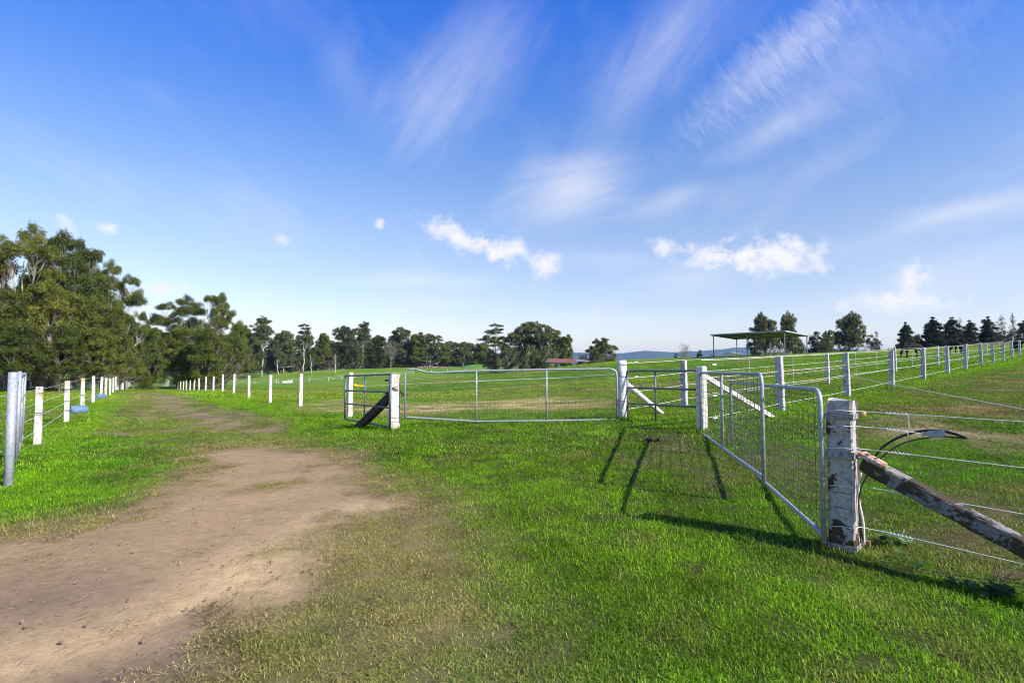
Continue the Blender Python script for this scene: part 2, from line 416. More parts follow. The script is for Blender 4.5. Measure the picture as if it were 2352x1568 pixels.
# the lane dips, then runs on under the trees; the far mound
for px, py, Y in [(330, 900, 62), (400, 899, 66), (400, 889, 110), (380, 884, 150), (385, 880, 200), (250, 898, 75), (100, 893, 54), (20, 893, 54), (170, 895, 70), (560, 893, 90), (700, 898, 70), (850, 890, 90), (1000, 900, 50), (1200, 912, 30), (1000, 925, 24), (600, 862, 250), (700, 853, 270), (800, 847.5, 300), (900, 844.5, 320), (1000, 842.5, 325), (1130, 841.5, 330), (520, 872, 240), (400, 878, 260), (200, 884, 180)]:
    ctrl.append(at(px, py, Y))
for az in range(0, 360, 20):
    for rad, z in ((520, -1.5), (1500, -3), (7000, -4)):
        ctrl.append(np.array([rad * math.sin(R(az)), rad * math.cos(R(az)), z]))
ctrl += [np.array(p, float) for p in [(60, 0, 3), (60, 40, 5), (100, 70, 6), (-60, 0, -2), (0, -60, -.5), (40, -40, .5), (-60, 60, -1.6), (-120, 120, -3)]]
ctrl = np.array(ctrl)


def mq(a, b, c=2.5):
    d2 = ((a[:, None, :2] - b[None, :, :2]) ** 2).sum(2)
    return np.sqrt(d2 + c * c)


_A = mq(ctrl, ctrl) + np.eye(len(ctrl)) * -0.25
_n = len(ctrl)
_S = np.zeros((_n + 1, _n + 1)); _S[:_n, :_n] = _A; _S[:_n, _n] = 1; _S[_n, :_n] = 1
_w = np.linalg.solve(_S, np.append(ctrl[:, 2], 0))


def height(xy):
    xy = np.atleast_2d(np.asarray(xy, float)); out = np.empty(len(xy))
    for i in range(0, len(xy), 20000):
        out[i:i + 20000] = mq(xy[i:i + 20000], ctrl) @ _w[:_n] + _w[_n]
    x, y = xy[:, 0], xy[:, 1]; near = np.clip(1 - np.hypot(x, y - 6) / 60, 0, 1)
    out += near * ((fbm(x * .9, y * .9, 3, 3) - .5) * .05 + (vnoise(x * 4, y * 4, 8) - .5) * .012)
    return out


def hz(x, y): return float(height([(x, y)])[0])


def ground_at(px, py):
    """first point of the ground along a photo pixel's direction"""
    d = dirpix(px, py); Y = np.geomspace(1.5, 600, 900)
    t = Y / d[1]; P = np.stack([d[0] * t, Y, CAM_Z + d[2] * t], 1)
    below = np.nonzero(P[:, 2] < height(P[:, :2]))[0]
    return P[below[0]] if len(below) else P[-1]


def G(px, py): return tuple(ground_at(px, py)[:2])


def seg_dist(x, y, poly, closed=True):
    best = np.full(x.shape, 1e9); n = len(poly)
    for i in range(n if closed else n - 1):
        ax, ay = poly[i]; bx, by = poly[(i + 1) % n]; dx, dy = bx - ax, by - ay
        t = np.clip(((x - ax) * dx + (y - ay) * dy) / (dx * dx + dy * dy + 1e-9), 0, 1)
        best = np.minimum(best, np.hypot(x - ax - t * dx, y - ay - t * dy))
    return best


def inside(x, y, poly):
    r = np.zeros(x.shape, bool); n = len(poly)
    for i in range(n):
        ax, ay = poly[i]; bx, by = poly[(i + 1) % n]
        c = ((ay > y) != (by > y)) & (x < (bx - ax) * (y - ay) / (by - ay + 1e-12) + ax)
        r ^= c
    return r


def pmask(x, y, poly, soft):
    d = seg_dist(x, y, poly); d = np.where(inside(x, y, poly), d, -d)
    return np.clip(.5 + d / soft, 0, 1)


def lmask(x, y, line, w0, soft):
    return np.clip((w0 + soft - seg_dist(x, y, line, False)) / soft, 0, 1)


def GP(pts): return [G(*p) for p in pts]


Z_DIRT = GP([(-900, 2000), (-900, 1300), (-60, 1255), (60, 1238), (180, 1232), (300, 1200), (400, 1150), (452, 1100), (476, 1074), (452, 1050), (520, 1034), (640, 1030), (735, 1030), (790, 1048), (800, 1076), (785, 1105), (860, 1128), (935, 1150), (925, 1172), (845, 1174), (770, 1196), (720, 1232), (690, 1275), (722, 1312), (650, 1368), (600, 1420), (520, 1490), (440, 1580), (330, 2000)])
Z_ISLAND = GP([(560, 1118), (610, 1098), (680, 1094), (700, 1108), (650, 1126), (590, 1136)])
Z_STREAK = GP([(-500, 1800), (-300, 1570), (0, 1480), (120, 1440), (260, 1420), (400, 1365), (520, 1300), (640, 1250), (740, 1190), (800, 1155), (900, 1145), (930, 1160), (850, 1174), (770, 1196), (715, 1250), (700, 1320), (560, 1390), (400, 1430), (240, 1500), (60, 1560), (-150, 1700)])
Z_DARKSOIL = GP([(-200, 1900), (0, 1575), (120, 1530), (300, 1490), (420, 1440), (560, 1420), (600, 1440), (500, 1520), (440, 1580), (350, 1900)])
Z_DARK2 = GP([(-300, 1430), (-40, 1400), (80, 1330), (260, 1320), (330, 1360), (200, 1410), (0, 1460)])
Z_WORN = GP([(-900, 1280), (-60, 1225), (60, 1190), (260, 1175), (380, 1100), (430, 1040), (300, 1010), (230, 985), (260, 930), (300, 900), (345, 900), (395, 903), (450, 930), (560, 955), (640, 985), (700, 1005), (800, 1030), (860, 1075), (1000, 1115), (1070, 1190), (1150, 1290), (1200, 1390), (1270, 1490), (1400, 1610), (1500, 2000), (-900, 2000)])
Z_RUT1 = GP([(360, 900), (390, 918), (420, 945), (480, 965), (560, 985), (600, 990)])
Z_RUT2 = GP([(235, 992), (320, 996), (420, 984), (500, 972), (600, 985)])
Z_RUT3 = GP([(325, 902), (310, 920), (330, 950), (345, 960)])
Z_RUT4 = GP([(400, 905), (470, 935), (560, 955), (640, 975)])
Z_TAN = GP([(690, 928), (745, 918), (800, 918), (900, 926), (1000, 927), (1150, 918), (1260, 912), (1400, 918), (1380, 936), (1260, 944), (1100, 940), (1000, 950), (900, 952), (760, 945), (700, 940)])
Z_BROWN = GP([(2420, 835), (2300, 858), (2180, 890), (2080, 905), (2010, 945), (1985, 985), (2010, 1010), (2100, 1030), (2200, 1070), (2352, 1110), (2500, 1150)])
Z_TAN2 = GP([(1990, 965), (2100, 950), (2250, 985), (2400, 1000), (2450, 1080), (2300, 1060), (2180, 1040), (2060, 1020)])
Z_LUSHL = GP([(-80, 1190), (60, 1170), (140, 1130), (180, 1080), (230, 1000), (262, 940), (290, 905), (262, 905), (225, 915), (170, 950), (110, 1010), (40, 1050), (-80, 1080)])
Z_LUSHR = GP([(400, 903), (470, 900), (540, 906), (620, 928), (700, 940), (790, 960), (900, 990), (900, 1000), (800, 995), (700, 970), (600, 945), (500, 922), (430, 912)])
Z_FRONTSTRIP = [tuple(at(*t)[:2]) for t in RIGHT_F]
Z_PAD = GP([(1640, 1010), (1700, 960), (1900, 985), (2000, 1050), (2200, 1120), (2420, 1180), (2420, 1330), (2100, 1260), (1990, 1240), (1890, 1180), (1760, 1110)])
Z_WORN2 = GP([(1450, 1000), (1600, 990), (1700, 1060), (1780, 1130), (1700, 1150), (1580, 1120), (1480, 1070)])

C_LUSH = np.array([.104, .285, .008]); C_MID = np.array([.158, .315, .010]); C_OLIVE = np.array([.300, .285, .075]); C_YEL = np.array([.20, .43, .006])
C_DIRT = np.array([.385, .265, .140]); C_DLIGHT = np.array([.66, .470, .238]); C_DDARK = np.array([.250, .174, .115]); C_TAN = np.array([.44, .37, .14]); C_BROWN = np.array([.20, .155, .052])
C_DRY = np.array([.36, .285, .11])


def mixc(a, b, t): return a * (1 - t[:, None]) + b * t[:, None]


def fields(x, y):
    """what grows where: blade colour, soil colour, cover 0..1, blade height"""
    r = np.hypot(x, y); wa = np.clip(.22 + .05 * r, .3, 1.0)
    wx = x + (fbm(x * 1.9, y * 1.9, 21, 4) - .5) * wa; wy = y + (fbm(x * 1.9 + 50, y * 1.9, 22, 4) - .5) * wa
    big = fbm(x * .18, y * .18, 5, 4); mid = fbm(x * .8, y * .8, 6, 4); fine = fbm(x * 3.5, y * 3.5, 7, 3)
    long = fbm(x * 2.6 + .3 * y, y * .38, 9, 4)
    col = mixc(C_LUSH, C_MID, np.clip((big - .38) * 3, 0, 1))
    # mottling of the sward: dark tussocks, dry thin spots
    mot = fbm(x * 2.1, y * 2.1, 61, 4); col = col * (1 + .55 * (mot - .5) * 2)[:, None].clip(.55, 1.6)
    thin = np.clip((fbm(x * 1.1 + 9, y * 1.1, 63, 4) - .56) * 7, 0, 1) * .42; col = mixc(col, np.array([.24, .24, .05]), thin)
    yel = np.clip((fbm(x * .06, y * .11, 31, 4) - .50) * 3.2, 0, .75) * np.clip((r - 14) / 20, 0, 1)
    col = mixc(col, np.array([.27, .40, .02]), yel)
    olv = np.clip((fbm(x * .10, y * .22, 33, 5) - .52) * 4, 0, .8) * np.clip((r - 14) / 20, 0, 1)
    col = mixc(col, C_OLIVE, olv)
    hgt = .6 + .6 * mid; cover = np.ones_like(x)
    soil = np.tile(np.array([.055, .060, .016]), (len(x), 1))
    worn = pmask(wx, wy, Z_WORN, .9) * np.clip(.98 + (mid - .5) * 1.7, .45, 1) * (1 - .68 * np.clip((y - 10.5) / 3, 0, 1))
    col = mixc(col, C_OLIVE, np.clip(worn * 1.1, 0, 1)); hgt *= 1 - .55 * worn; cover *= 1 - .12 * worn
    soil = mixc(soil, np.array([.27, .215, .095]), worn * .85)
    w2 = np.maximum(pmask(wx, wy, Z_WORN2, 1.0), pmask(wx, wy, Z_PAD, 1.4)) * np.clip((mid - .42) * 4, 0, 1)
    col = mixc(col, np.array([.15, .20, .04]), w2 * .8); soil = mixc(soil, np.array([.16, .115, .06]), w2 * .8); cover *= 1 - .35 * w2; hgt *= 1 - .35 * w2
    lu = np.maximum(pmask(wx, wy, Z_LUSHL, 1.4), pmask(wx, wy, Z_LUSHR, 1.6))
    lu = np.maximum(lu, lmask(wx, wy, Z_FRONTSTRIP, .6, 1.2) * .75) * np.clip((fine - .3) * 4, .3, 1)
    col = mixc(col, C_YEL, lu); hgt *= 1 + .5 * lu; cover = np.maximum(cover, lu)
    tan = pmask(wx, wy, Z_TAN, 1.6) * np.clip((mid - .25) * 3, .2, 1)
    col = mixc(col, C_TAN, tan * .92); soil = mixc(soil, C_TAN, tan); hgt *= 1 - .6 * tan; cover *= 1 - .5 * tan
    br = pmask(wx, wy, Z_BROWN, 3.0) * np.clip((mid - .30) * 3.4, .1, 1)
    col = mixc(col, C_BROWN, br * .85); soil = mixc(soil, C_BROWN * .9, br); hgt *= 1 - .4 * br; cover *= 1 - .3 * br
    t2 = pmask(wx, wy, Z_TAN2, 1.2) * np.clip((mid - .30) * 3, 0, 1)
    col = mixc(col, np.array([.34, .29, .13]), t2 * .9); soil = mixc(soil, np.array([.36, .30, .16]), t2); cover *= 1 - .5 * t2; hgt *= 1 - .5 * t2
    rut = np.maximum.reduce([lmask(wx, wy, Z_RUT1, .40, .6), lmask(wx, wy, Z_RUT2, .15, .45), lmask(wx, wy, Z_RUT3, .12, .4) * .6, lmask(wx, wy, Z_RUT4, .12, .5) * .7]) * np.clip((long - .22) * 3, .1, 1)
    col = mixc(col, np.array([.24, .215, .07]), rut * .85); soil = mixc(soil, np.array([.30, .225, .135]) * .9, rut); cover *= 1 - .65 * rut; hgt *= 1 - .55 * rut
    dm = pmask(wx, wy, Z_DIRT, 1.1)
    dm = np.clip((dm - .5) * 1.5 + .5 + (mid - .5) * .9 + (fine - .5) * .9, 0, 1) * (1 - .75 * pmask(wx, wy, Z_ISLAND, .35))
    streak = pmask(wx, wy, Z_STREAK, 1.0) * np.clip((long - .2) * 3.2, .3, 1)
    dk = np.maximum(pmask(wx, wy, Z_DARKSOIL, .7), pmask(wx, wy, Z_DARK2, .9) * .8)
    d = mixc(np.tile(C_DIRT, (len(x), 1)), C_DLIGHT, np.clip(streak, 0, 1)); d = mixc(d, C_DDARK, np.clip(dk * 1.1 * (1 - .6 * streak), 0, 1))
    soil = mixc(soil, d, dm); col = mixc(col, C_DRY, np.clip(dm * 1.4, 0, 1)); hgt *= 1 - .6 * dm; cover *= np.clip(1.0 - 1.05 * dm + .10 * (fine > .62), 0.0, 1)
    # the ground under the trees lies bare and littered
    return col, soil, cover, hgt, dm


# ------------------------------------------------------------------ ground sheet
def axis(lo, hi, fine_lo, fine_hi, step, grow, far_grow=.12, far=350):
    a = [fine_lo]
    while a[-1] < fine_hi: a.append(a[-1] + step)
    while a[-1] < hi:
        d = abs(a[-1] - (fine_lo + fine_hi) / 2); a.append(a[-1] + max(step, (grow if a[-1] < far else far_grow) * d))
    b = [fine_lo]
    while b[-1] > lo:
        d = abs(b[-1] - (fine_lo + fine_hi) / 2); b.append(b[-1] - max(step, (grow if b[-1] > -far else far_grow) * d))
    return np.array(b[:0:-1] + a)


gx = axis(-9000, 9000, -6.5, 4.5, .11, .028); gy = axis(-400, 12000, 2.2, 9.5, .09, .019)
gx = np.clip(gx, -9000, 9000); gy = np.clip(gy, -420, 12000)
nx, ny = len(gx), len(gy)
XX, YY = np.meshgrid(gx, gy); px_, py_ = XX.ravel(), YY.ravel()
pz_ = height(np.stack([px_, py_], 1))
f_col, f_soil, f_cov, f_hgt, f_dm = fields(px_, py_)
rr = np.hypot(px_, py_)
# bare soil shows between blades near by; farther off the sheet carries the sward's mean colour, darkened for shadow among its blades
fade = np.clip((rr - 24) / 50, 0, 1) * f_cov
gcol = mixc(f_soil * 1.0, f_col * .72, np.clip(.12 * f_cov + fade * .88, 0, 1))
# wheel ruts and the hollow edge of the track are real relief
pz_ = pz_ - f_dm * (.03 * fbm(px_ * .7, py_ * .7, 77, 3) + .030 * fbm(px_ * 2.6 + .3 * py_, py_ * .38, 9, 4) + .012 * fbm(px_ * 7, py_ * 3, 78, 2))


def grid_object(name, mask):
    idx = np.arange(nx * ny).reshape(ny, nx)
    q = np.stack([idx[:-1, :-1], idx[:-1, 1:], idx[1:, 1:], idx[1:, :-1]], -1).reshape(-1, 4)[mask]
    used, inv = np.unique(q.ravel(), return_inverse=True)
    me = bpy.data.meshes.new(name); n = len(used)
    me.vertices.add(n); me.vertices.foreach_set('co', np.stack([px_[used], py_[used], pz_[used]], 1).astype(np.float32).ravel())
    me.loops.add(len(inv)); me.loops.foreach_set('vertex_index', inv.astype(np.int32))
    me.polygons.add(len(q)); me.polygons.foreach_set('loop_start', np.arange(0, len(inv), 4, dtype=np.int32)); me.polygons.foreach_set('use_smooth', np.ones(len(q), bool))
    a = me.attributes.new('tint', 'FLOAT_COLOR', 'POINT'); a.data.foreach_set('color', np.concatenate([gcol[used], np.ones((n, 1))], 1).astype(np.float32).ravel())
    a = me.attributes.new('dirt', 'FLOAT', 'POINT'); a.data.foreach_set('value', f_dm[used].astype(np.float32))
    me.update(); me.validate()
    o = bpy.data.objects.new(name, me); COL.objects.link(o); return o


def ground_mat():
    m, nt, n, l, p = new_mat('paddock_ground')
    a = n.new('ShaderNodeAttribute'); a.attribute_name = 'tint'; dt = n.new('ShaderNodeAttribute'); dt.attribute_name = 'dirt'
    pos = n.new('ShaderNodeNewGeometry').outputs['Position']
    f1 = noise_node(nt, 60, 6, .75, pos); f2 = noise_node(nt, 9, 6, .7, pos); f3 = noise_node(nt, .5, 6, .65, pos)
    mp = n.new('ShaderNodeMapping'); mp.inputs['Rotation'].default_value = (0, 0, R(-6)); mp.inputs['Scale'].default_value = (85, 16, 20); l.new(pos, mp.inputs[0])
    litter = noise_node(nt, 1.0, 5, .75, mp.outputs[0])
    c = mix_node(nt, rng_node(nt, f1, .25, .75, 0, 1), a.outputs['Color'], (.55, .55, .55), 'MULTIPLY')
    v = n.new('ShaderNodeHueSaturation'); l.new(a.outputs['Color'], v.inputs['Color'])
    val = n.new('ShaderNodeMath'); val.operation = 'MULTIPLY'
    l.new(rng_node(nt, f1, .2, .8, .72, 1.28, False), val.inputs[0])
    val2 = n.new('ShaderNodeMath'); val2.operation = 'MULTIPLY'; l.new(rng_node(nt, f2, .25, .75, .78, 1.22, False), val2.inputs[0]); l.new(rng_node(nt, f3, .3, .7, .85, 1.15, False), val2.inputs[1])
    l.new(val2.outputs[0], val.inputs[1]); l.new(val.outputs[0], v.inputs['Value'])
    dry = n.new('ShaderNodeMath'); dry.operation = 'MULTIPLY'; l.new(rng_node(nt, litter, .56, .68, 0, .6), dry.inputs[0]); l.new(dt.outputs['Fac'], dry.inputs[1])
    c = mix_node(nt, dry.outputs[0], v.outputs[0], (.12, .082, .055))
    l.new(c, p.inputs['Base Color']); p.inputs['Roughness'].default_value = .95; p.inputs['Specular IOR Level'].default_value = .1
    h = n.new('ShaderNodeMath'); h.operation = 'ADD'; l.new(litter, h.inputs[0]); l.new(f2, h.inputs[1])
    l.new(bump_node(nt, h.outputs[0], .8, .03), p.inputs['Normal'])
    return m


M['ground'] = ground_mat()
fq = f_dm.reshape(ny, nx); fm = ((fq[:-1, :-1] + fq[1:, 1:] + fq[:-1, 1:] + fq[1:, :-1]) / 4 > .5).ravel()
g1 = grid_object('ground', ~fm); g1.data.materials.append(M['ground']); tag(g1, kind='structure', label='green paddock ground rising to the right', cat='ground')
g2 = grid_object('dirt_track', fm); g2.data.materials.append(M['ground']); tag(g2, kind='structure', label='worn brown dirt track across the grass', cat='track')

# far hills
ridge = [(900, 812), (1150, 812), (1326, 809.6), (1430, 811), (1481, 805), (1544, 808.8), (1611, 805.8), (1668, 801), (1685, 798), (1701, 798), (1793, 796), (1900, 800), (2050, 806), (2300, 812)]
rx = np.array([r_[0] for r_ in ridge]); ry = np.array([r_[1] for r_ in ridge])
hv = []; NU, NV = 260, 24
for j in range(NV):
    for i in range(NU):
        px = 850 + (2400 - 850) * i / (NU - 1); Yr = 5600
        top = at(px, float(np.interp(px, rx, ry)), Yr)
        t = j / (NV - 1); depth = -1500 + 2600 * t; prof = math.exp(-((depth / 620) ** 2))
        x = top[0] * (Yr + depth) / Yr; y = Yr + depth
        gul = float(fbm(np.array([x / 210]), np.array([y / 420]), 41, 4)[0])
        z = -6 + (top[2] + 6) * prof * (1 - .55 * (1 - prof) * gul * 1.6 if depth < 0 else 1)
        hv.append((x, y, z))
hm = MB(); hm.add(hv, [(j * NU + i, j * NU + i + 1, (j + 1) * NU + i + 1, (j + 1) * NU + i) for j in range(NV - 1) for i in range(NU - 1)])
M['hill'] = simple('forested_hill', (.030, .050, .022), (.055, .080, .035), .95, .02)
ho = hm.build('hills', M['hill'], smooth=True); tag(ho, 'long forested range of hills beyond the paddocks', 'hills', kind='structure')

# ------------------------------------------------------------------ fences
rnd = random.Random(11)


def post_mesh(name, w, d, h, m, seed, top='flat', below=.35):
    """a cast post: slightly tapered, chipped arrises, rough top; w along local x, d along local y"""
    rg = random.Random(seed); b = MB(); n = 9; c = .012
    prof = [(-w / 2 + c, -d / 2), (w / 2 - c, -d / 2), (w / 2, -d / 2 + c), (w / 2, d / 2 - c), (w / 2 - c, d / 2), (-w / 2 + c, d / 2), (-w / 2, d / 2 - c), (-w / 2, -d / 2 + c)]
    vs = []
    for i in range(n + 1):
        z = -below + (h + below) * i / n; s = 1.05 - .09 * i / n
        for (x, y) in prof: vs.append((x * s + rg.uniform(-.004, .004), y * s + rg.uniform(-.004, .004), z + (rg.uniform(-.012, .012) if i == n else 0)))
    s = .80
    for (x, y) in prof: vs.append((x * s, y * s, h + .012))
    n += 1; k = 8
    fs = [(i * k + j, i * k + (j + 1) % k, (i + 1) * k + (j + 1) % k, (i + 1) * k + j) for i in range(n) for j in range(k)] + [tuple(n * k + j for j in range(k)), tuple(range(k))[::-1]]
    b.add(vs, fs); return b.mesh(name, m)


PW = [post_mesh('post', .135, .115, H_POST, M['post_white'], s) for s in (1, 2, 3)]
PG = [post_mesh('post', .16, .12, H_POST, M['post_grey'], s) for s in (4, 5, 6)]
PF = post_mesh('post', .14, .12, H_POST, M['post_white'], 9)


def wire_between(mb, pts, r, sag=.012, n=4, seg=5):
    for a, b in zip(pts[:-1], pts[1:]):
        a, b = np.asarray(a), np.asarray(b); path = []
        for i in range(n + 1):
            t = i / n; p = a * (1 - t) + b * t; p = p + np.array([0, 0, -sag * 4 * t * (1 - t)]); path.append(p)
        mb.tube(path, r, seg, caps=False)


def fence(name, label, posts, meshes, fr, wm_, wr=.005, face=(0, 0), group=None, extra=(), off_side=0.0, lean=.02, width_to_line=True):
    """posts: world (x, y); one part per post and one per strand of wire"""
    x0, y0 = posts[0]; root = empty(name, (x0, y0, hz(x0, y0))); tag(root, label, 'fence', group)
    tops = []
    for i, (x, y) in enumerate(posts):
        a, b = posts[max(i - 1, 0)], posts[min(i + 1, len(posts) - 1)]
        ang = math.atan2(b[1] - a[1], b[0] - a[0]) + R(90)
        z = hz(x, y)
        inst('post', meshes[i % len(meshes)], (x, y, z), (rnd.uniform(-lean, lean), rnd.uniform(-lean, lean), ang + rnd.uniform(-.08, .08)), (1, 1, rnd.uniform(.97, 1.03)), root)
        nx_, ny_ = math.cos(ang), math.sin(ang)
        tops.append((x + nx_ * off_side, y + ny_ * off_side, z))
    for f in fr:
        mb = MB(); wire_between(mb, [(x, y, z + f * H_POST + rnd.uniform(-.012, .012)) for x, y, z in list(extra) + tops], wr)
        mb.build('wire', wm_, root, True)
    return root


def line_pts(base, n, direction, step): return [(base[0] + direction[0] * step * i, base[1] + direction[1] * step * i) for i in range(n)]


def from_pix(lst): return [tuple(at(*t)[:2]) for t in lst]


FR4 = (.95, .71, .48, .24)
lane_l = from_pix(LANE_L)
d_l = np.array(lane_l[-1]) - np.array(lane_l[0]); step_l = d_l / 6
first = np.array(lane_l[0]) - step_l
more = [tuple(np.array(lane_l[-1]) + step_l * i) for i in range(1, 20)]
fence('lane_fence', 'white concrete post and wire fence along the lane beside the gum trees', [tuple(first)] + lane_l + more, PW, FR4, M['wire_white'], .0042, off_side=.06)
lane_r = from_pix(LANE_R)
step_r = (np.array(lane_r[-1]) - np.array(lane_r[0])) / 8
more = [tuple(np.array(lane_r[-1]) + step_r * i) for i in range(1, 15)]
gate_post_l = tuple(at(905, 987, 13.6)[:2])
lr = fence('lane_fence', 'white concrete post and wire fence along the lane, ending at the chained gate post', lane_r + more, PW, (.93, .62, .30), M['wire_grey'], .0022, off_side=-.05)
fence('paddock_fence', 'grey concrete post and white wire fence beside the brown worn paddock', from_pix(RIGHT_F) + [tuple(np.array(at(*RIGHT_F[-1])[:2]) + (np.array(at(*RIGHT_F[-1])[:2]) - np.array(at(*RIGHT_F[-2])[:2])) * i) for i in (1, 2, 3)], PG, (.985, .73, .50, .15), M['wire_white'], .0046, off_side=.0,
      extra=[tuple(at(1613, 987, 10.67))])
rf_root = bpy.data.objects['paddock_fence']
fence('paddock_fence', 'second white wire fence with thin droppers starting from the round white gate post', from_pix(RIGHT_B) + [tuple(np.array(at(*RIGHT_B[-1])[:2]) + (np.array(at(*RIGHT_B[-1])[:2]) - np.array(at(*RIGHT_B[-2])[:2])) * i) for i in (1, 2)], [PG[0], PF], (.985, .72, .47, .17), M['wire_white'], .0046,
      extra=[tuple(at(1430, 964, 13.1))])
rb_root = bpy.data.objects['paddock_fence.001']
# droppers: thin vertical stays between the posts of the second fence
rb = from_pix(RIGHT_B)
for (a, b) in zip(rb[:4], rb[1:5]):
    for t in (.36, .68):
        x, y = a[0] * (1 - t) + b[0] * t, a[1] * (1 - t) + b[1] * t; z = hz(x, y)
        MB().bar((x, y, z + .18), (x, y, z + 1.27), .014, .014, (0, 1, 0)).build('dropper', M['wire_grey'], rb_root)
# far fences
fence('paddock_fence', 'low white fence crossing the dip before the grassy mound', from_pix([(440, 886.5, 186)] + MIDF), [PF], (.95, .66, .36), M['wire_white'], .016)
fence('paddock_fence', 'small far fence of white posts below the clump of spreading gums', from_pix(CRESTF), [PF], (.95, .5), M['wire_grey'], .01)
fence('paddock_fence', 'far white fence in the shade under the big gum trees', from_pix([(10, 893, 68), (70, 895, 70), (130, 895, 72), (205, 894.5, 75), (272, 893, 80)]), [PF], (.95, .6), M['wire_grey'], .012)
fence('paddock_fence', 'far fence crossing behind the end of the lane', from_pix([(300, 884, 150), (345, 883, 152), (372, 882.5, 154), (405, 882, 156), (432, 882, 158)]), [PF], (.95, .6), M['wire_grey'], .012)

# strainer posts with their braces: parts of the fences that end on them
gx_, gy_ = gate_post_l; gz = hz(gx_, gy_)
me = post_mesh('strainer_post', .24, .22, 1.30, M['post_white'], 21)
inst('strainer_post', me, (gx_, gy_, gz), (0, 0, R(20)), (1, 1, 1), lr)
p0 = np.array([gx_ - .02, gy_ + .0, gz + .86]); p1 = np.array([lane_r[0][0] * .58 + gx_ * .42, lane_r[0][1] * .45 + gy_ * .55, 0]); p1 = at(823, 980, 14.6); p1[2] = hz(p1[0], p1[1]) - .03
MB().bar(p0 + (p1 - p0) * .03, p1, .16, .17).build('brace', M['timber_dark'], lr)
for f in (.93, .62, .30):
    mb = MB(); wire_between(mb, [(gx_, gy_, gz + f * H_POST), (lane_r[0][0], lane_r[0][1], hz(*lane_r[0]) + f * H_POST)], .0025); mb.build('wire', M['wire_grey'], lr, True)

c = at(1430, 964, 13.1); rz_ = hz(c[0], c[1]); mb = MB()
mb.tube([(c[0], c[1], rz_ - .35), (c[0], c[1], rz_ + .4), (c[0] + .005, c[1], rz_ + 1.0), (c[0], c[1], rz_ + 1.35)], [.105, .102, .10, .098], 20); round_post = mb.build('strainer_post', M['timber_white'], rb_root, True)
for h in (.42, .98, 1.25):
    t = MB(); t.tube([(c[0] + .107 * math.cos(a), c[1] + .107 * math.sin(a), rz_ + h + .01 * math.sin(a * 2)) for a in np.linspace(0, 2 * math.pi, 25)], .005, 5, caps=False); t.build('wire_tie', M['rust_wire'], rb_root)
p0 = np.array([c[0] + .08, c[1] + .03, rz_ + .83]); p1 = at(1525, 946, 14.1); p1[2] = hz(p1[0], p1[1]) - .04
t = MB(); t.tube([p0, p0 * .5 + p1 * .5, p1], [.06, .06, .055], 12); t.build('brace', M['timber_white'], rb_root, True)

w = at(1613, 987, 10.67); wz = hz(w[0], w[1])
inst('strainer_post', post_mesh('strainer_post', .155, .15, 1.19, M['timber_white'], 33), (w[0], w[1], wz), (0, 0, R(40)), (1, 1, 1), rf_root)
p0 = np.array([w[0] + .06, w[1] + .05, wz + 1.02]); p1 = at(1778, 952, 12.3); p1[2] = hz(p1[0], p1[1]) - .02
MB().bar(p0, p1, .07, .085).build('brace', M['timber_white'], rf_root)


def insulator(root, p, q):
    """white strain insulator threaded on a wire from p towards q"""
    p, q = np.asarray(p), np.asarray(q); d = (q - p) / np.linalg.norm(q - p)
    b = MB(); b.tube([p - d * .075, p - d * .05, p - d * .03, p, p + d * .03, p + d * .05, p + d * .075], [.008, .021, .012, .018, .012, .021, .008], 10); b.build('insulator', M['porcelain'], root, True)


rf0 = at(*RIGHT_F[0])
for f in (.985, .73, .50, .15):
    a = np.array([w[0], w[1], wz + f * H_POST * .93]); b = np.array([rf0[0], rf0[1], rf0[2] + f * H_POST]); insulator(rf_root, a * .86 + b * .14, b)
rb0 = at(*RIGHT_B[0])
for f in (.985, .72, .47):
    a = np.array([c[0], c[1], rz_ + f * H_POST]); b = np.array([rb0[0], rb0[1], rb0[2] + f * H_POST]); insulator(rb_root, a * .80 + b * .20, b)

# ------------------------------------------------------------------ near fence on the flaking square post
FL = np.array([2.743, 5.0]); fvec = np.array([-.68, -.733]); rvec = np.array([.733, -.68]); PWID, PDEP = .20, .22
pc = FL + rvec * PWID / 2 - fvec * PDEP / 2; bz = hz(pc[0], pc[1])
near_f = empty('near_fence', (pc[0], pc[1], bz)); tag(near_f, 'flaking square concrete gate post with diagonal brace and white wires', 'fence')
rg = random.Random(5); b = MB(); n = 16; vs = []
prof = []
for (sx_, sy_) in ((-1, -1), (1, -1), (1, 1), (-1, 1)):
    for k_ in ((-.014, 0), (0, .014)) if (sx_ * sy_ > 0) else ((0, .014), (-.014, 0)):
        prof.append((sx_ * (PWID / 2 + (k_[0] if k_[0] else 0)), sy_ * (PDEP / 2 - (k_[1] if k_[1] else 0))))
for i in range(n + 1):
    z = bz - .3 + (1.64 * i / n) if i < n else 1.34
    s = 1.03 - .03 * i / n
    for (u, v) in prof:
        j = .004 if i < n else .008
        p = pc + rvec * (u * s + rg.uniform(-j, j)) - fvec * (v * s + rg.uniform(-j, j)); vs.append((p[0], p[1], min(z, 1.34) + (rg.uniform(-.02, .01) if i == n else 0)))
k = 8
b.add(vs, [(i * k + j, i * k + (j + 1) % k, (i + 1) * k + (j + 1) % k, (i + 1) * k + j) for i in range(n) for j in range(k)] + [tuple(n * k + j for j in range(k)), tuple(range(k))[::-1]])
big_post = b.build('strainer_post', M['post_big'], near_f)


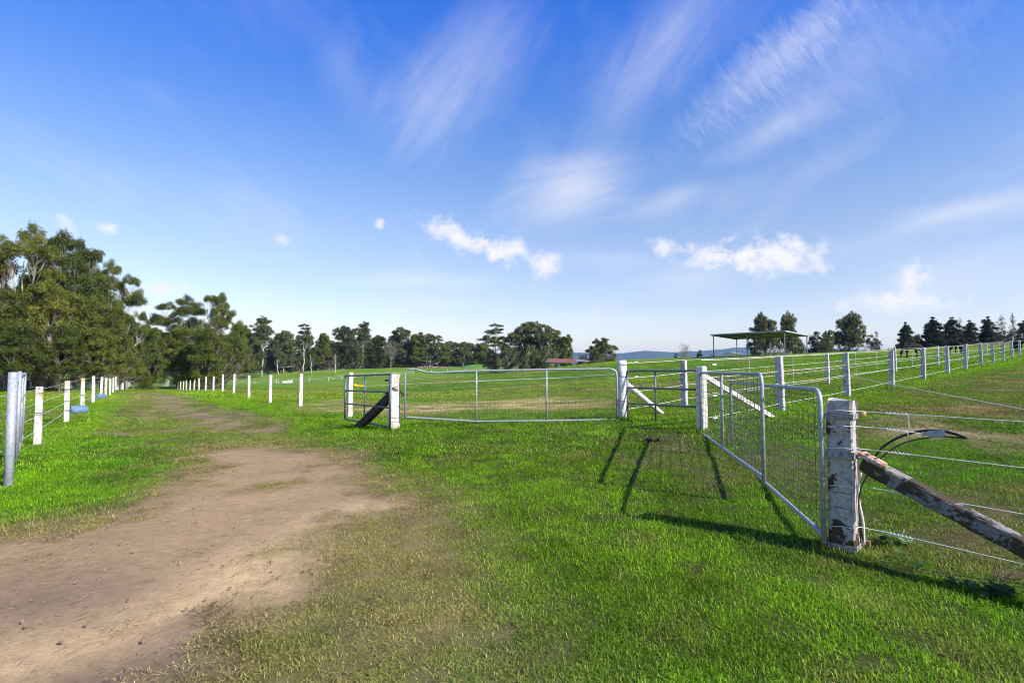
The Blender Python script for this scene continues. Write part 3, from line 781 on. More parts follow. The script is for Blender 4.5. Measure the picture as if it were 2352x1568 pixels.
def strap(z, hh, m, grow=.006):
    b = MB(); a = []
    for gw in (grow, 0):
        pass
    for s1, s2 in ((-1, -1), (1, -1), (1, 1), (-1, 1)): a.append(pc + rvec * s1 * (PWID / 2 + .004 + grow) - fvec * s2 * (PDEP / 2 + .004 + grow))
    for i in range(4):
        p, q = a[i], a[(i + 1) % 4]; nrm = (p + q) / 2 - pc; nrm = nrm / np.linalg.norm(nrm)
        b.box([*((p + q) / 2 - nrm * .003), z], [*((q - p) / 2), 0], [*(nrm * .003), 0], [0, 0, hh / 2])
    return b.build('steel_strap', m, near_f)


strap(1.195, .045, M['strap']); strap(.865, .06, M['strap']); strap(.085, .05, M['strap'])
fdir = np.array([.51, -.86]); fdir = fdir / np.linalg.norm(fdir)
end = pc + fdir * 5.4; ez = hz(end[0], end[1])
inst('post', PW[1], (end[0], end[1], ez), (0, 0, R(30)), (1, 1, 1), near_f)
FRr = FL + rvec * PWID; BRr = FRr - fvec * PDEP
for q, z in enumerate((1.245, 1.115, .925, .605, .26)):
    mb = MB(); s0 = FL - rvec * -.01 + fvec * .012; s1 = FRr + fvec * .012 + rvec * .008; s2 = BRr + rvec * .012; s3 = pc + rvec * (PWID / 2 + .16) + fdir * .05
    path = [(*s0, z - .01), (*((s0 + s1) / 2), z + .004), (*s1, z), (*(s1 * .5 + s2 * .5), z - .004), (*s3, z - .008)]
    if q == 1:
        tp = at(2118, 995.5, 4.52); path += [tuple(tp)]
    else:
        path += [(*(end), z - .02 + (ez - 0.0) * .4)]
    mb.tube(path, .0034, 6); wobj = mb.build('wire', M['wire_white'], near_f, True)
    # the twisted tail where the strand is tied off
    d = np.array(path[-1]) - np.array(path[-2]); d = d / np.linalg.norm(d); st = np.array(path[-2]) + d * .03; tw = []
    for i in range(40):
        a_ = i * .9; tw.append(st + d * i * .0042 + np.array([0, 0, 1]) * .0075 * math.cos(a_) + np.array([fdir[1], -fdir[0], 0]) * .0075 * math.sin(a_))
    if q in (0,): tw += [tw[-1] + np.array([0, 0, -.04]), tw[-1] + np.array([0.002, 0, -.10])]
    if q == 1: tw += [tw[-1] + np.array([0, 0, -.03])]
    t = MB(); t.tube(tw, .0035, 5); t.build('wire_twist', M['wire_white'], wobj)
# ratchet strainer on the second strand
r0 = at(2120, 996, 4.52); r1 = at(2172, 995, 4.40); d = (r1 - r0); L = np.linalg.norm(d); d /= L
sd = np.array([-d[1], d[0], 0]); sd /= np.linalg.norm(sd); up = np.cross(sd, d) * -1
if up[2] < 0: up = -up
b = MB(); b.box((r0 + r1) / 2 - d * L * .2, d * L * .3, sd * .011, up * .016)
for s in (-1, 1): b.box((r0 + r1) / 2 + d * L * .12 + sd * s * .014, d * L * .36, sd * .002, up * .026)
rat = b.build('ratchet_strainer', M['galv'], near_f)
b = MB(); cpt = r1 - d * .045
b.tube([cpt - sd * .022, cpt + sd * .022], .013, 12); b.build('spindle', M['galv'], rat)
b = MB(); pts = []
for i in range(40):
    a = 2 * math.pi * i / 40; r_ = .033 if i % 2 else .028; pts.append((math.cos(a) * r_, math.sin(a) * r_))
b.add([cpt + sd * .006 + d * x + up * y for x, y in pts] + [cpt + sd * .010 + d * x + up * y for x, y in pts], [tuple(range(40))[::-1], tuple(range(40, 80))] + [(i, (i + 1) % 40, 40 + (i + 1) % 40, 40 + i) for i in range(40)])
b.build('ratchet_wheel', M['galv'], rat)
hp = [at(2014, 1042, 4.88), at(2030, 1024, 4.82), at(2064, 1004, 4.72), at(2108, 991, 4.58), at(2150, 988.5, 4.46), at(2185, 994, 4.37), at(2221, 1006, 4.28)]


def smooth_path(pts, n=6):
    pts = [np.asarray(p, float) for p in pts]; out = []
    P = [pts[0] * 2 - pts[1]] + pts + [pts[-1] * 2 - pts[-2]]
    for i in range(1, len(P) - 2):
        for j in range(n):
            t = j / n; out.append(.5 * ((2 * P[i]) + (-P[i - 1] + P[i + 1]) * t + (2 * P[i - 1] - 5 * P[i] + 4 * P[i + 1] - P[i + 2]) * t * t + (-P[i - 1] + 3 * P[i] - 3 * P[i + 1] + P[i + 2]) * t ** 3))
    return out + [pts[-1]]


t = MB(); t.tube(smooth_path([at(1996, 1062, 4.93)] + hp), .0105, 8); t.build('black_hose', M['black_poly'], near_f, True)
t = MB(); t.tube(smooth_path([at(1982, 1240, 4.95), at(1973, 1180, 4.96), at(1975, 1130, 4.96), at(1990, 1095, 4.94), at(2015, 1060, 4.88), at(2041, 1037, 4.8), at(2079, 1016, 4.68), at(2137, 1004, 4.5), at(2180, 1003, 4.38), at(2221, 1007, 4.28)]), .006, 8); t.build('black_cable', M['black_poly'], near_f, True)
t = MB(); t.tube(smooth_path([at(1985, 1250, 4.97), at(1983, 1200, 4.97), at(1973, 1150, 4.98), at(1972, 1110, 4.98), at(1978, 1085, 4.97)]), .009, 8); t.build('white_conduit', M['wire_white'], near_f, True)
t = MB(); t.tube([at(2221, 1006.5, 4.28), (*(end), .95)], .0014, 5); t.build('thin_wire', M['rust_wire'], near_f)
ip = np.array([*(BRr + rvec * .03), 1.21]); t = MB(); t.tube([ip, ip + np.array([*(rvec * .03), 0])], [.03, .024], 12); t.build('insulator', simple('amber_insulator', (.45, .30, .06), (.5, .38, .12), .35, 30), near_f, True)
ip = np.array([*(BRr + rvec * .02), .10]); MB().box(ip, [*(rvec * .045), 0], [*(fvec * .022), 0], [0, 0, .022]).build('timber_block', simple('orange_timber', (.36, .17, .06), (.25, .11, .05), .8, 30), near_f)
# brace
b0 = np.array([*(pc + rvec * (PWID / 2 + .03) + fdir * .03), .80]); b1 = b0 + np.array([fdir[0], fdir[1], -.405]) * 2.3
brg = random.Random(8); b = MB(); dd = (b1 - b0) / np.linalg.norm(b1 - b0); sd = np.cross(dd, (0, 0, 1)); sd /= np.linalg.norm(sd); uu = np.cross(sd, dd); vs = []; n = 24
for i in range(n + 1):
    t_ = i / n; p = b0 + (b1 - b0) * t_
    for (u, v) in ((-1, -.8), (-.8, -1), (.8, -1), (1, -.8), (1, .8), (.8, 1), (-.8, 1), (-1, .8)):
        s = .060 * (1 if i else .8); vs.append(p + sd * (u * s + brg.uniform(-.005, .005)) + uu * (v * s * 1.05 + brg.uniform(-.005, .005)))
b.add(vs, [(i * 8 + j, i * 8 + (j + 1) % 8, (i + 1) * 8 + (j + 1) % 8, (i + 1) * 8 + j) for i in range(n) for j in range(8)] + [tuple(range(8))[::-1], tuple(n * 8 + j for j in range(8))])
b.build('brace', M['brace_big'], near_f)
MB().bar(b0 + np.array([0, 0, .075]) - dd * .02, b0 + np.array([0, 0, .09]) + np.array([*(fdir * .16), -.085]), .11, .03).build('brace_cap', simple('chipped_orange_concrete', (.42, .18, .10), (.55, .50, .44), .85, 22, thr=(.45, .6)), near_f)
q0 = np.array([*(pc + rvec * .02 + fvec * .14), .03]); q1 = b0 + (b1 - b0) * .62 + uu * -.06
for s in (-.012, .012):
    t = MB(); t.tube([q0 + np.array([0, 0, s]), (q0 + q1) / 2 + np.array([0, 0, -.03 + s]), q1 + np.array([0, 0, s])], .003, 6); t.build('tie_wire', M['rust_wire'], near_f)

# loose white tape across the right paddock
ta, tb_ = at(1846, 844.6, 22.4), at(2352, 939.6, 8.6); t = MB(); tp = [ta, (ta + tb_) / 2, tb_, tb_ + (tb_ - ta) * .2]
t.tube(tp, .0065, 6); t.build('white_tape', M['wire_white'], rf_root)

# ------------------------------------------------------------------ gates


def arc(p, c0, q, r, n=6):
    """round the corner c0 between p and q"""
    p, c0, q = map(lambda v: np.asarray(v, float), (p, c0, q)); a = (p - c0) / np.linalg.norm(p - c0); b = (q - c0) / np.linalg.norm(q - c0)
    s = c0 + a * r; e = c0 + b * r
    return [s * (1 - t) ** 2 + 2 * c0 * t * (1 - t) + e * t * t for t in np.linspace(0, 1, n)]


def gate(name, label, A, B, top, bot, tube_r, m, verts, rails, mesh=None, mesh_r=.0024, corner=0.0, mesh_mat=None, post_a=None, post_b=None, sub=24):
    """A, B: (x, y) of the two ends; top(s), bot(s): world height of the rails at s in 0..1"""
    A = np.asarray(A, float); B = np.asarray(B, float); L = np.linalg.norm(B - A)
    root = empty(name, (A[0], A[1], bot(0))); tag(root, label, 'gate')
    P = lambda s, z: np.array([*(A * (1 - s) + B * s), z])
    S = np.linspace(0, 1, sub)
    cr = corner / L
    def rail(f, n_='rail', r=tube_r):
        b = MB(); b.tube([P(s, f(s)) for s in S], r, 10); b.build(n_, m, root, True)
    if corner:
        # one bent pipe: up one stile, along the top, down the other stile
        pth = [P(0, bot(0))] if post_a is None else [P(0, post_a[0])]
        pth += arc(P(0, bot(0)), P(0, top(0)), P(cr * 2, top(cr * 2)), corner)
        pth += [P(s, top(s)) for s in S if cr * 1.3 < s < 1 - cr * 1.3]
        pth += arc(P(1 - cr * 2, top(1 - cr * 2)), P(1, top(1)), P(1, bot(1)), corner)
        pth += [P(1, bot(1))] if post_b is None else [P(1, post_b[0])]
        b = MB(); b.tube(pth, tube_r, 10); b.build('frame', m, root, True)
    else:
        rail(top, 'top_rail')
        for s, pe in ((0, post_a), (1, post_b)):
            z0, z1 = pe or (bot(s), top(s)); b = MB(); b.tube([P(s, z0), P(s, z1)], tube_r, 10); b.build('stile', m, root, True)
    rail(bot, 'bottom_rail')
    for v in verts:
        b = MB(); b.tube([P(v, bot(v)), P(v, top(v))], tube_r * .88, 10); b.build('stile', m, root, True)
    for fr_ in rails:
        rail(lambda s, fr_=fr_: bot(s) * (1 - fr_) + top(s) * fr_, 'rail', tube_r * .9)
    if mesh:
        b = MB(); k = int(L / mesh[0])
        for i in range(1, k):
            s = i / k; wob = [(P(s + rnd.uniform(-.001, .001), bot(s) * (1 - t) + (top(s) - .0) * t)) for t in np.linspace(0.0, 1 if cr < s < 1 - cr else .90, 7)]; b.tube(wob, mesh_r, 4, caps=False)
        hh = top(.5) - bot(.5); kk = int(hh / mesh[1])
        for j in range(1, kk + 1):
            fj = j / (kk + 1)
            b.tube([P(s, bot(s) * (1 - fj) + top(s) * fj + .006 * math.sin(s * 40 + j)) for s in np.linspace(0, 1, 30)], mesh_r, 4, caps=False)
        b.build('wire_mesh', mesh_mat or M['wire_mesh'], root)['kind'] = 'stuff'
    return root


def zc(px, py, Y): return float(at(px, py, Y)[2])


# wide mesh gate, its top rail bent down by the chain end
A = at(930, 900, 13.45)[:2]; B = at(1417, 900, 13.0)[:2]
tx = np.array([932, 946, 962, 985, 1010, 1040, 1100, 1260, 1417]); ty = np.array([846, 846, 849, 855, 856, 854, 851.5, 848.5, 846.5])
bx = np.array([932, 1010, 1100, 1260, 1417]); by = np.array([957.5, 962, 967.5, 966, 963])
sp = lambda s: 932 + (1417 - 932) * s
wide = gate('field_gate', 'wide mesh field gate with a kinked top rail, chained to a white post', A, B, lambda s: zc(sp(s), np.interp(sp(s), tx, ty), 13.45 - .45 * s), lambda s: zc(sp(s), np.interp(sp(s), bx, by), 13.45 - .45 * s), .022, M['galv'], (.345, .676), (), mesh=(.085, .085), mesh_r=.0026, corner=.17, post_a=(zc(926, 961, 13.45), 0), sub=60)
# chain from that gate to the white post
b = MB(); ca = np.array([gx_ + .12, gy_ - .02, gz + .98]); cb = at(931, 904, 13.44)
for j in range(2):
    for i in range(9):
        t_ = (i + .5) / 9; p = ca * (1 - t_) + cb * t_ - np.array([0, 0, (.05 + .05 * j) * 4 * t_ * (1 - t_)]); dd = (cb - ca) / np.linalg.norm(cb - ca)
        o_ = np.array([0, 0, 1]) if i % 2 else np.array([0.3, 1, 0]); ring = [p + dd * .026 * math.cos(a) + o_ * .013 * math.sin(a) for a in np.linspace(0, 2 * math.pi, 9)]
        b.tube(ring, .0042, 4, caps=False)
for j in range(4):
    b.tube([(gx_ + .135 * math.cos(a) * (1 if abs(math.cos(a)) > .5 else 1), gy_ + .13 * math.sin(a), gz + .93 + .03 * j + .02 * math.sin(a * 3 + j)) for a in np.linspace(0, 2 * math.pi, 26)], .006, 4, caps=False)
ch = b.build('gate_chain', M['rust_wire']); tag(ch, 'dark chain wound round the white gate post', 'chain')

# small pipe gate beside the chained post
A = at(793, 900, 15.6)[:2]; B = at(897, 900, 13.25)[:2]
sg = lambda s: 793 + 104 * s; yg = lambda s: 1 / ((1 - s) / 15.6 + s / 13.25)
small_gate = gate('pipe_gate', 'small pipe gate standing open beside the chained white post', A, B, lambda s: zc(793, 863, 15.6) * (1 - s) + zc(897, 859.5, 13.25) * s, lambda s: zc(793, 962, 15.6) * (1 - s) + zc(897, 980, 13.25) * s, .023, M['galv_dark'], (.47,), (.36, .66), post_b=(zc(897, 990, 13.25), zc(897, 856, 13.25)))
# yellow spring handle of the electric gateway, behind that gate
root = empty('electric_tape_gate', tuple(at(808, 886, 16.8))); tag(root, 'white electric tape with a yellow handle stretched behind the wide gate', 'tape gate')
h0 = at(812, 886, 16.6); h1 = at(836, 886, 16.3); d = (h1 - h0); t = MB(); t.tube([h0, h0 + d * .1, h0 + d * .25, h0 + d * .3, h1], [.02, .055, .05, .022, .018], 12); t.build('grip', M['yellow'], root, True)
t = MB(); t.tube([h0 - d * .35 + np.array([0, .03 * math.cos(a), .035 * math.sin(a)]) for a in np.linspace(0, 6.28, 12)], .008, 5); t.build('hook', M['porcelain'], root)
t = MB(); t.tube([h1, at(1000, 879, 14.8), at(1150, 873, 14.6), at(1300, 866.5, 14.2), at(1428, 858, 13.3)], .0075, 6); t.build('tape', M['wire_white'], root)
for y in (873, 903):
    MB().box(at(889, y, 13.35), (.05, 0, 0), (0, .03, 0), (0, 0, .022)).build('hinge', M['black_poly'], small_gate)

# small pipe gate on the round white post
A = at(1441, 900, 13.05)[:2]; B = at(1604, 900, 11.75)[:2]
gate('pipe_gate', 'small blue-grey pipe gate hung on the round white post', A, B, lambda s: zc(1441, 851.5, 13.05) * (1 - s) + zc(1604, 851.5, 11.75) * s, lambda s: zc(1441, 965.5, 13.05) * (1 - s) + zc(1604, 978, 11.75) * s, .024, M['galv_dark'], (.42,), (.345, .66), post_b=(zc(1604, 980, 11.75), zc(1604, 849, 11.75)))

# the two overlapping leaves of the double gate
A = at(1609, 900, 10.6)[:2]; B = at(1750, 900, 6.3)[:2]
leafA = gate('field_gate', 'mesh gate leaf with three stiles hung on the white square post', A, B, lambda s: zc(1609, 856, 10.6) * (1 - s) + zc(1750, 858.5, 6.3) * s, lambda s: zc(1609, 993, 10.6) * (1 - s) + zc(1750, 1096, 6.3) * s, .021, M['galv'], (.47,), (), mesh=(.17, .115), mesh_r=.0034, corner=.13, post_b=(zc(1750, 1112, 6.3), 0))
A = FL + fvec * .02 - rvec * .035; B = at(1679, 900, 9.3)[:2]
leafB = gate('field_gate', 'mesh gate leaf hung on the flaking square post', A, B, lambda s: zc(1885, 895, 5.0) * (1 - s) + zc(1679, 878.5, 9.3) * s, lambda s: zc(1880, 1229, 5.0) * (1 - s) + zc(1679, 1040, 9.3) * s, .021, M['galv'], (), (), mesh=(.17, .115), mesh_r=.0030, corner=.15, post_a=(zc(1883, 1248, 5.0), 0))

# galvanised post and edge-on gate at the far side of the track
p = at(19, 1117, 8.3); pz0 = hz(p[0], p[1]); root = empty('gate_post', (p[0], p[1], pz0)); tag(root, 'round galvanised steel gate post standing by the track edge', 'post')
t = MB(); t.tube([(p[0], p[1], pz0 - .4), (p[0], p[1], 1.55)], .056, 20); t.build('pipe', M['galv'], root, True)
t = MB(); t.tube([(p[0], p[1], 1.545), (p[0], p[1], 1.56)], .053, 20); t.build('cap', M['galv'], root, True)
cp = np.array([p[0], p[1], 1.40]); q = np.array([*at(42, 900, 8.55)[:2], 1.40]); MB().bar(cp, q, .012, .05).build('hinge_strap', M['galv'], root)
MB().box((p[0], p[1], pz0 - .03), (.12, 0, 0), (0, .12, 0), (0, 0, .035)).build('concrete_footing', M['post_grey'], root)
A = at(44, 900, 8.6)[:2]; B = at(55.5, 900, 10.7)[:2]
g_ = gate('pipe_gate', 'galvanised pipe gate seen edge-on beside the steel gate post', A, B, lambda s: 1.50 + .02 * s, lambda s: .33 + .03 * s, .026, M['galv'], (.5,), (.36, .66), mesh=(.12, .12), post_a=(.28, 1.57))

# ------------------------------------------------------------------ buildings and paddock furniture


def corr_roof(name, a, b, c_, d, m, parent, n=24, amp=.03, thick=.02):
    """corrugated sheet over the quad a-b (eave) c-d (other edge)"""
    a, b, c_, d = map(lambda v: np.asarray(v, float), (a, b, c_, d)); nrm = np.cross(b - a, d - a); nrm /= np.linalg.norm(nrm)
    if nrm[2] < 0: nrm = -nrm
    mb = MB(); top = []; bot = []
    for i in range(n * 2 + 1):
        t = i / (n * 2); o = nrm * (amp if i % 2 else 0); top += [a * (1 - t) + b * t + o, d * (1 - t) + c_ * t + o]
    bot = [v - nrm * thick for v in top]; k = len(top)
    mb.add(top + bot, [(2 * i, 2 * i + 2, 2 * i + 3, 2 * i + 1) for i in range(n * 2)] + [(k + 2 * i, k + 2 * i + 1, k + 2 * i + 3, k + 2 * i + 2) for i in range(n * 2)] + [(2 * i, k + 2 * i, k + 2 * i + 2, 2 * i + 2) for i in range(n * 2)] + [(2 * i + 1, 2 * i + 3, k + 2 * i + 3, k + 2 * i + 1) for i in range(n * 2)] + [(0, 1, k + 1, k), (k - 2, 2 * k - 2, 2 * k - 1, k - 1)])
    return mb.build(name, m, parent)


# horse shelter on the rise
f0 = at(1639.6, 821, 69); f2 = at(1802.8, 816.8, 62); f1 = (f0 + f2) / 2; fd = (f2 - f0)[:2]; perp = np.array([-fd[1], fd[0]]); perp = perp / np.linalg.norm(perp) * 5.0
if perp[1] < 0: perp = -perp
root = empty('horse_shelter', (f0[0], f0[1], hz(f0[0], f0[1]))); tag(root, 'open steel horse shelter with a flat skillion roof on the rise', 'shelter')
tops = []
for p, tp in ((f0, zc(1639.6, 769.5, 69)), (f1, None), (f2, zc(1802.8, 761, 62))):
    zt = tp if tp else (zc(1639.6, 769.5, 69) + zc(1802.8, 761, 62)) / 2
    tops.append((p[:2], zt)); qb = p[:2] + perp
    for xy, z in ((p[:2], zt), (qb, zt - .28)):
        MB().bar((*xy, hz(*xy) - .2), (*xy, z), .09, .09, (0, 1, 0)).build('post', M['galv_dark'], root)
ov = fd / np.linalg.norm(fd) * .25; op = perp / 5 * .25
a = np.array([*(f0[:2] - ov - op), tops[0][1] + .09]); b_ = np.array([*(f2[:2] + ov - op), tops[2][1] + .09]); c_ = np.array([*(f2[:2] + perp + ov + op), tops[2][1] - .23]); d_ = np.array([*(f0[:2] + perp - ov + op), tops[0][1] - .23])
corr_roof('roof', a, b_, c_, d_, M['tin_dark'], root, 40)
for p, q in ((a, b_), (b_, c_), (d_, c_), (a, d_)):
    MB().bar(p + np.array([0, 0, -.06]), q + np.array([0, 0, -.06]), .05, .14).build('fascia', M['galv'], root)
mid_a, mid_d = (a + b_) / 2, (d_ + c_) / 2
for s in (.02, .25, .5, .75, .98):
    MB().bar(a * (1 - s) + b_ * s + np.array([0, 0, -.13]), d_ * (1 - s) + c_ * s + np.array([0, 0, -.13]), .06, .10).build('purlin', M['galv_dark'], root)

# rusty roofed shed and its lower annexe, below the hill crest
def gable_shed(name, label, px0, px1, py_eave, py_ridge, Y, depth, wallm, roofm, walls=True, base_py=None, turn=.12):
    a = at(px0, py_eave, Y); b_ = at(px1, py_eave, Y * (1 + turn * .1)); z0 = min(hz(a[0], a[1]), hz(b_[0], b_[1])) - .2
    if base_py: z0 = min(z0, zc(px0, base_py, Y))
    root = empty(name, (a[0], a[1], z0)); tag(root, label, 'shed')
    u = (b_ - a)[:2]; v = np.array([-u[1], u[0]]); v = v / np.linalg.norm(v) * depth
    zr = zc(px0, py_ridge, Y + depth / 2)
    A0, A1 = np.array([*a[:2], a[2]]), np.array([*b_[:2], a[2]]); B0, B1 = A0 + np.array([*v, 0]), A1 + np.array([*v, 0]); R0 = np.array([*((A0 + B0) / 2)[:2], zr]); R1 = np.array([*((A1 + B1) / 2)[:2], zr])
    o = np.array([*(u / np.linalg.norm(u) * .3), 0]); e = np.array([*(v / depth * .4), -.12])
    corr_roof('roof', A0 - o - e * np.array([1, 1, -1]), A1 + o - e * np.array([1, 1, -1]), R1 + o, R0 - o, roofm, root, 26, .05)
    corr_roof('roof', B0 - o + e, B1 + o + e, R1 + o + np.array([0, 0, .03]), R0 - o + np.array([0, 0, .03]), roofm, root, 26, .05)
    if walls:
        for p, q in ((A0, A1), (B0, B1)):
            MB().add([(*p[:2], z0), (*q[:2], z0), (*q[:2], p[2]), (*p[:2], p[2])], [(0, 1, 2, 3)]).build('wall', wallm, root).modifiers.new('t', 'SOLIDIFY').thickness = .12
        for p, q, r_ in ((A0, B0, R0), (A1, B1, R1)):
            MB().add([(*p[:2], z0), (*q[:2], z0), (*q[:2], p[2]), tuple(r_ - np.array([0, 0, .08])), (*p[:2], p[2])], [(0, 1, 2, 3, 4)]).build('gable_wall', wallm, root).modifiers.new('t', 'SOLIDIFY').thickness = .12
    else:
        for p in (A0, (A0 + A1) / 2, A1, B0, (B0 + B1) / 2, B1):
            MB().bar((*p[:2], z0), (*p[:2], p[2] - .02), .16, .16, (0, 1, 0)).build('post', M['timber_dark'], root)
        for r_, p, q in ((R0, A0, B0), (R1, A1, B1)):
            MB().add([tuple(p), tuple(q), tuple(r_ - np.array([0, 0, .08]))], [(0, 1, 2)]).build('gable_end', wallm, root).modifiers.new('t', 'SOLIDIFY').thickness = .08
    return root


gable_shed('farm_shed', 'old open shed with a rusty red iron roof below the big gums', 1266, 1325, 832, 823.5, 150, 6, M['render_white'], M['rust_red'], walls=False)
gable_shed('farm_shed', 'low shed with a pale dark-sided roof next to the rusty red roof', 1322, 1356, 829, 826.5, 160, 7, M['timber_dark'], M['tin_pale'], walls=False)
gable_shed('house', 'long cream house half hidden behind the tree by the horse shelter', 1722, 1812, 809, 801, 150, 9, M['render_white'], M['tin_pale'], turn=-.4)
gable_shed('garden_shed', 'tiny white shed on the crest seen through the horse shelter', 1688, 1702, 812, 808.5, 120, 2.2, M['render_white'], M['tin_pale'])
gable_shed('garden_shed', 'dark low shed roof behind the round tree on the crest', 1935, 1975, 806.5, 805, 130, 3, M['timber_dark'], M['tin_dark'])

# yard frame and rubble on the mound
p = at(992, 845, 300); root = empty('yard_frame', (p[0], p[1], hz(p[0], p[1]))); tag(root, 'open steel frame standing on the mound in front of the trees', 'frame')
L0, L1 = at(967, 846, 302), at(1003, 845, 300)
for s in (0, .33, .66, 1):
    q = L0 * (1 - s) + L1 * s
    for dy in (0, 5):
        MB().bar((q[0], q[1] + dy, hz(q[0], q[1] + dy) - .2), (q[0], q[1] + dy, zc(967, 836.5, 302)), .14, .14, (0, 1, 0)).build('post', M['galv_dark'], root)
for dy in (0, 5): MB().bar((L0[0], L0[1] + dy, zc(967, 836, 302)), (L1[0], L1[1] + dy, zc(967, 836, 302)), .3, .4).build('beam', M['galv'], root)
corr_roof('roof', (L0[0], L0[1] - .5, zc(967, 835.2, 302)), (L1[0], L1[1] - .5, zc(967, 835.2, 302)), (L1[0], L1[1] + 5.5, zc(967, 834.8, 302)), (L0[0], L0[1] + 5.5, zc(967, 834.8, 302)), M['tin_dark'], root, 12)
b = MB(); rg = random.Random(4)
for i in range(170):
    px = rg.gauss(990, 28); px = min(max(px, 935), 1035); Y = 296 + rg.uniform(-3, 3); q = at(px, 845, Y); z = hz(q[0], q[1]); s = rg.uniform(.2, .55)
    a = rg.uniform(0, 3); b.box((q[0], q[1], z + rg.uniform(0, .9) * math.exp(-((px - 985) / 30) ** 2)), (s * math.cos(a), s * math.sin(a), .1), (-s * .6 * math.sin(a), s * .6 * math.cos(a), 0), (.05, 0, s * .45))
tag(b.build('rubble_pile', M['rubble']), 'heap of broken brick rubble beside the steel frame', 'rubble', kind='stuff')
# low green mound
p = at(1110 - 15, 843, 290); b = MB(); N = 24; vs = []
for j in range(7):
    for i in range(N):
        a = 2 * math.pi * i / N; r_ = 1 - j / 6.0; vs.append((p[0] + math.cos(a) * 9 * r_ * (1 + .1 * math.sin(3 * a)), p[1] + math.sin(a) * 6 * r_, hz(p[0] + math.cos(a) * 9 * r_, p[1] + math.sin(a) * 6 * r_) - .1 + 1.7 * (1 - r_ ** 2) * (1 + .1 * math.sin(5 * a))))
b.add(vs, [(j * N + i, j * N + (i + 1) % N, (j + 1) * N + (i + 1) % N, (j + 1) * N + i) for j in range(6) for i in range(N)])
M['mound'] = simple('grassy_mound', (.06, .17, .012), (.09, .20, .02), .9, .8, bump=.6)
tag(b.build('grass_mound', M['mound'], smooth=True), 'small bright green mound in front of the bleached dead tree', 'mound', kind='structure')

# white trough and jump rails by the mid fence
p = at(660, 881, 176); root = empty('water_trough', (p[0], p[1], hz(p[0], p[1]))); tag(root, 'long white concrete water trough beside the low white fence', 'trough')
z = hz(p[0], p[1]); MB().box((p[0], p[1], z + .35), (1.35, 0, 0), (0, .5, 0), (0, 0, .4)).build('basin', M['timber_white'], root, bevel=.05)
MB().box((p[0] + .8, p[1], z + .85), (.55, 0, 0), (0, .5, 0), (0, 0, .12)).build('float_cover', M['timber_white'], root, bevel=.03)
for k, (px, lab) in enumerate(((634, 'white jump stand with a fallen rail beside the water trough'),)):
    p = at(px, 882, 178); root = empty('jump_stand', (p[0], p[1], hz(p[0], p[1]))); tag(root, lab, 'jump')
    z = hz(p[0], p[1]); MB().bar((p[0], p[1], z - .1), (p[0], p[1], z + 1.6), .14, .14, (0, 1, 0)).build('upright', M['timber_white'], root)
    MB().bar((p[0] - .4, p[1], z + .05), (p[0] + .4, p[1], z + .05), .1, .1).build('foot', M['timber_white'], root)
    MB().bar((p[0] + .3, p[1] - .3, z + .12), (p[0] + 2.6, p[1] - .3, z + .12), .16, .16).build('rail', M['timber_white'], root)


def drum(px0, px1, py, Y, label):
    a = at(px0, py, Y); b_ = at(px1, py, Y * 1.02); z = hz(a[0], a[1]); root = empty('feed_drum', (a[0], a[1], z)); tag(root, label, 'drum')
    r_ = .165; d = (b_ - a)[:2]; t = MB(); n = 14; P = []
    for i in range(6):
        s = i / 5; P.append((a[0] + d[0] * s, a[1] + d[1] * s, z + r_ - .03))
    t.tube(P, [r_ * .97, r_ * 1.03, r_, r_, r_ * 1.03, r_ * .97], 16); t.build('barrel', M['blue'], root, True)
    for e in (P[0], P[-1]):
        t = MB(); dn = np.array([*d, 0]) / np.linalg.norm(d); t.tube([np.array(e) - dn * .012, np.array(e) + dn * .012], r_ * 1.06, 16); t.build('rim', M['blue'], root)


drum(161, 197, 941, 21.2, 'blue plastic drum lying behind the lane fence, the larger of two')
drum(219, 238, 918, 33.0, 'blue plastic drum lying farther along the lane fence')
# lane gates at the dip
A = at(458 - 1, 890, 74)[:2]; 
gate('lane_gate', 'pale pipe gate standing at the dip of the lane', at(373, 890, 95)[:2], at(404, 890, 96)[:2], lambda s: zc(390, 874.5, 95), lambda s: zc(390, 886, 95), .03, M['galv'], (.5,), (.4, .7))

# ------------------------------------------------------------------ trees


